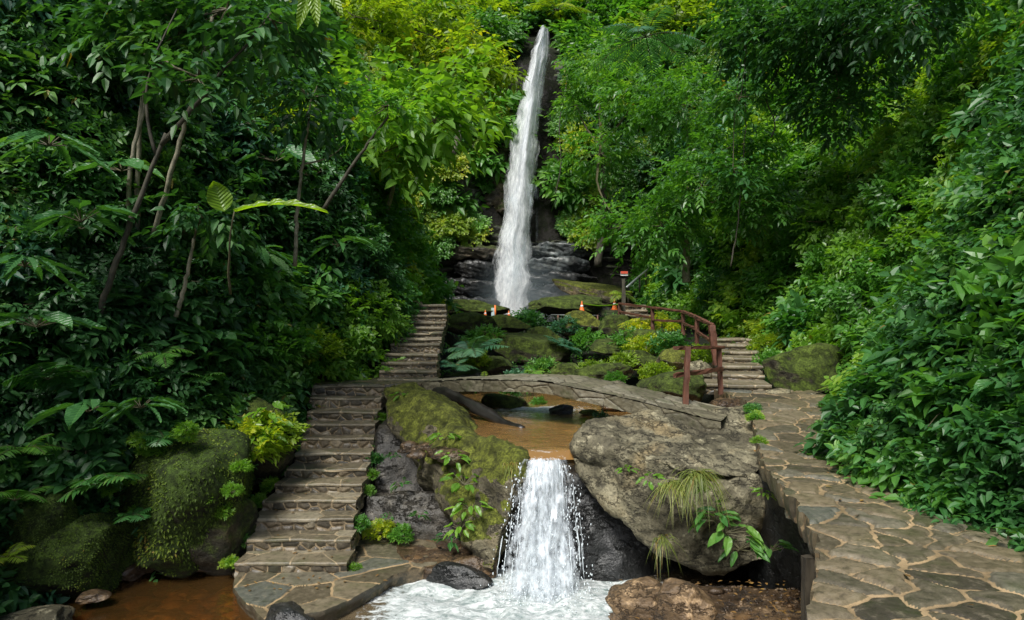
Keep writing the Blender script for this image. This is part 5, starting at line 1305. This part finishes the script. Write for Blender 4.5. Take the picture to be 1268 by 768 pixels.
# ---- trees
def branch_pts(p0, p1, n=14, wob=.06, r=RNG):
    t = np.linspace(0, 1, n)[:, None]; L = np.linalg.norm(np.subtract(p1, p0))
    return np.asarray(p0) + (np.asarray(p1) - p0) * t + np.sin(t * PI) * L * wob * r.normal(size=3) * .6 + r.normal(0, .006 * L ** .5, (n, 3)) * np.sin(t * PI)
def tree(label, p0, p1, r0, r1, crown, bark='bark', leaf='leaf_left', limbs=(), name='slender_tree', ls=.18, ns=120, nl=7, T=T8):
    t = thing(name, label, 'tree')
    b = Bag(); tp = branch_pts(p0, p1, 20); b.tube(tp, np.linspace(r0, r1, 20), 9, .5, 0, .12); b.build('trunk', M[bark], t, True)
    ends = [tp[-1]]
    for (f, q, rr) in limbs:
        s = tp[int(f * 19)]; bb = Bag(); lp = branch_pts(s, q, 12, .08); bb.tube(lp, np.linspace(rr, rr * .3, 12), 7, .5, 0, .1); bb.build('limb', M[bark], t, True); ends.append(lp[-1]); ends.append(lp[8])
    if crown:
        b = Bag(); cs = [np.asarray(c[:3], float) for c in crown]
        for c in crown:
            c0 = np.array(c[:3]); R_ = c[3]; n_ = int(ns * (R_ ** 1.3)); d = rdir(n_); rad = R_ * RNG.random(n_) ** .4 * (.75 + .5 * fbm(d * 1.7 + c0, 7, 2))
            base = c0 + d * rad[:, None] * [1, 1, .7]; dirs = unit(d * [1, 1, .4] + [0, 0, .1] + RNG.normal(0, .35, (n_, 3)))
            sprigs(b, base, dirs, ls * 2.6 * RNG.uniform(.7, 1.3, n_), nl, ls, ls * .56, .35, T, RNG, twig=0)
            near = min(ends, key=lambda e: np.linalg.norm(e - c0)); b.tube(branch_pts(near, c0, 8), np.linspace(r1 * .8, .01, 8), 5, .3, 1)
            for k in range(6):
                b.tube(branch_pts(c0, base[k * 7 % n_], 5), np.linspace(.015, .004, 5), 4, .3, 1)
        b.build('crown', [M[leaf], M['stem']], t)
    return t
d0 = 8.6
tree('pale mottled trunk leaning towards the cascade in the shaded thicket', P(190, 290, 9.0), P(262, 20, 8.4), .036, .02, [(*P(280, 10, 8.4), .9), (*P(220, 40, 8.6), .7)])
tree('thin upright pale trunk in the shaded thicket', P(172, 330, 9.2), P(180, 55, 8.8), .04, .022, [(*P(160, 30, 8.8), .8)])
tree('second thin trunk standing close beside the upright one', P(165, 310, 9.0), P(200, 70, 8.7), .035, .02, [(*P(210, -10, 8.7), .7)])
tree('dark trunk forking into a long arching branch over the thicket', P(120, 400, 8.2), P(205, 165, 7.9), .04, .024, [(*P(335, 22, 7.4), .55), (*P(245, 95, 7.7), .35)], 'bark_dark', 'leaf_left', [(.95, P(335, 15, 7.4), .03), (.9, P(218, 10, 7.8), .025)])
tree('slim brown trunk low in the thicket left of the banana leaf', P(218, 392, 8.8), P(240, 295, 8.6), .03, .02, [(*P(250, 270, 8.6), .35)])
tree('thin trunk rising beside the upper slope near the pale leaves', P(365, 330, 10.5), P(382, 150, 10.2), .035, .02, [(*P(385, 120, 10.2), .8)], 'bark', 'leaf_left', [(.7, P(425, 180, 10.3), .018)])
tree('dark slanting branch tree over the upper stairs', P(400, 260, 12.2), P(480, 145, 12.0), .04, .02, [(*P(480, 130, 12), .7)], 'bark_dark', 'leaf_mid')
tree('sunlit large-leaved tree with yellowing leaves leaning over the gorge', P(455, 330, 17.3), P(500, 130, 17), .08, .04, [(*P(535, 150, 15.5), 1.0), (*P(500, 140, 16), 1.3), (*P(455, 110, 16), 1.1), (*P(470, 190, 15.5), .9), (*P(560, 100, 17), .8)], 'bark', 'leaf_fresh', [(.8, P(545, 160, 15.5), .04), (.7, P(450, 90, 16), .04)], 'broadleaf_tree', .36, 62, 6)
tree('tree with sunlight coloured into its yellow top on the crest above the sunlit slope', P(560, 190, 26), P(575, 60, 26), .15, .07, [(*P(575, 75, 25), 1.6), (*P(540, 40, 26), 2.0), (*P(500, 20, 26), 2.0), (*P(605, 85, 26), .9), (*P(440, 20, 24), 2.)], 'bark', 'leaf_lime', [], 'broadleaf_tree', .3, 70, 7)
tree('bushy tree with a dense light green crown above the long railing', P(850, 350, 19), P(850, 240, 19), .12, .06, [(*P(870, 230, 17.5), 1.5), (*P(820, 280, 18), 1.2), (*P(910, 180, 18), 1.5), (*P(850, 130, 20), 1.8), (*P(930, 250, 16.5), 1.1)], 'bark', 'leaf_mid', [], 'broadleaf_tree', .17, 200, 7)
tree('made-up dark crown darkening the slope high above the upper flagstone path', P(1060, 120, 15), P(1030, 50, 14), .06, .04, [(*P(1000, 40, 14), 1.5), (*P(1060, 20, 13), 1.3), (*P(950, 20, 15), 1.5), (*P(1040, 120, 14), 1.2), (*P(1130, 10, 11.5), 1.2)], 'bark_dark', 'leaf_left', [], 'broadleaf_tree', .17, 170, 7)  # made-up tree, its dark crown kept to darken this corner
tree('slender bamboo-like sapling rising through the slope above the railing', P(905, 330, 15.5), P(925, 40, 15), .018, .008, [(*P(925, 45, 15), .6), (*P(918, 120, 15), .5), (*P(908, 210, 15), .5)], 'bark_dark', 'leaf_right')
tree('dense tree beside the tall waterfall on the shaded side', P(740, 330, 33), P(745, 180, 33), .2, .1, [(*P(745, 190, 32), 2.2), (*P(790, 110, 30), 2.6), (*P(740, 90, 34), 2.2), (*P(715, 130, 36), 1.2), (*P(770, 280, 28), 1.8)], 'bark_dark', 'leaf_mid', [], 'broadleaf_tree', .26, 75, 7)
# banana-like leaf
b = Bag()
p0 = P(290, 262, 7.6)
leaves(b, p0[None], np.array([[1., -.15, .30]]), np.array([[-.15, -.45, 1.]]), 1.15, .18, .32, .9, big_tmpl(18, .25, 1.2))
leaves(b, (p0 + [-.12, 0, 0])[None], np.array([[-.25, -.2, 1.]]), np.array([[.5, -1., .1]]), .38, .27, .1, .8, TB)
b.tube(branch_pts(p0 + [-.25, .5, -.9], p0, 10, .05), np.linspace(.018, .008, 10), 6, .4, 1)
tag(b.build('banana_plant', [M['banana'], M['stem']], None, True), 'banana plant with one long bright leaf held level over the thicket', 'plant')
# overhanging leaf spray at top
b = Bag(); p0 = P(385, -20, 6.5); leaves(b, np.array([p0, p0 + [.1, 0, .05], p0 + [-.03, .05, .0]]), np.array([[.15, 0, -1.], [.5, 0, -.8], [-.3, .1, -.8]]), np.array([[.3, -1, .2]] * 3), .38, .12, .1, [.9, .8, .7], TB)
b.tube(branch_pts(p0 + [-2.2, 1.5, .9], p0, 8), np.linspace(.03, .01, 8), 5, .3, 1)
tag(b.build('overhanging_branch', [M['banana'], M['bark_dark']]), 'branch with long yellow-green leaves dangling from above', 'branch')
# palm fronds behind the right mass top
def palm(px, py, d, s, label, mt='leaf_mid'):
    r = np.random.default_rng(int(px)); b = Bag()
    for k in range(10):
        a = 2 * PI * k / 10; el = r.uniform(.1, .9); frond(b, np.zeros(3), np.array([math.cos(a) * math.cos(el), math.sin(a) * math.cos(el), math.sin(el)]), 2.2 * s, .55 * s, 22, .5, .5, r, 0, .12, T8, 1, .02)
    o = b.build('palm_tree', [M[mt], M['stem']]); o.location = tuple(P(px, py, d)); return tag(o, label, 'palm')
palm(800, 45, 24, 1., 'palm fronds jutting from the dark slope above the light green tree', 'leaf_blue'); palm(690, 12, 43, 1.2, 'palm crown at the skyline above the lip of the tall waterfall', 'leaf_lime')
# hanging vines
for i, (px, y0, y1, d) in enumerate([(262 + 698, 60, 170, 15.0), (700, 90, 240, 38.5)]):
    b = Bag(); t = np.linspace(0, 1, 24); a, c = P(px, y0, d), P(px + RNG.uniform(-12, 12), y1, d); pts = a + (c - a) * t[:, None]; pts[:, 0] += .12 * np.sin(t * 9 + i); b.tube(pts, .007 + .0006 * d, 5)
    tag(b.build('hanging_vine', M['bark_dark'], None, True), ['dark vine dangling under the overhanging dark crown', 'long vine down the cliff beside the tall waterfall', 'short vine near the lip of the tall waterfall', 'vine down the dense tree beside the tall waterfall'][i], 'vine')

# mist at the foot of the tall fall
bm = bmesh.new(); bmesh.ops.create_icosphere(bm, subdivisions=3, radius=1); me = bpy.data.meshes.new('mist'); bm.to_mesh(me); bm.free(); me.materials.append(M['mist'])
o = link('mist', me); o.location = tuple(P(650, 385, 37)); o.scale = (3.6, 2.0, 4.0); tag(o, 'pale blue spray drifting at the foot of the tall waterfall', None, None, 'stuff')

# ------------------------------------------------------------------ light, sky, camera
SUN_EL, SUN_AZ = math.radians(52), math.radians(-155)    # azimuth from +Y towards +X
sd = Vector((math.sin(SUN_AZ) * math.cos(SUN_EL), math.cos(SUN_AZ) * math.cos(SUN_EL), math.sin(SUN_EL)))
w = bpy.data.worlds.new('World'); scn.world = w; w.use_nodes = True; nt = w.node_tree
bgn = nt.nodes['Background']; sk = nt.nodes.new('ShaderNodeTexSky'); sk.sky_type = 'NISHITA'; sk.sun_disc = False
sk.sun_elevation = SUN_EL; sk.sun_rotation = SUN_AZ; sk.air_density = 1.; sk.dust_density = 2.5; sk.ozone_density = 1.
nt.links.new(sk.outputs[0], bgn.inputs[0]); bgn.inputs[1].default_value = .15
ld = bpy.data.lights.new('Sun', 'SUN'); ld.energy = 5; ld.angle = math.radians(16); ld.color = (1, .98, .93)
lo = bpy.data.objects.new('Sun', ld); COL.objects.link(lo); lo.rotation_euler = (-sd).to_track_quat('-Z', 'Y').to_euler()
cam = bpy.data.cameras.new('Camera'); co = bpy.data.objects.new('Camera', cam); COL.objects.link(co)
cam.sensor_width = 36; cam.lens = 24; cam.clip_end = 8000; cam.clip_start = .05
co.location = (0, 0, EYE); co.rotation_euler = (math.radians(90) + math.atan(6 / F), 0, 0)
scn.camera = co
scn.view_settings.view_transform = 'Standard'; scn.view_settings.look = 'None'; scn.view_settings.exposure = 0
scn.cycles.max_bounces = 12; scn.cycles.diffuse_bounces = 6; scn.cycles.transmission_bounces = 4; scn.cycles.transparent_max_bounces = 16; scn.cycles.glossy_bounces = 3; scn.cycles.volume_bounces = 1
print('COUNTS', counts)
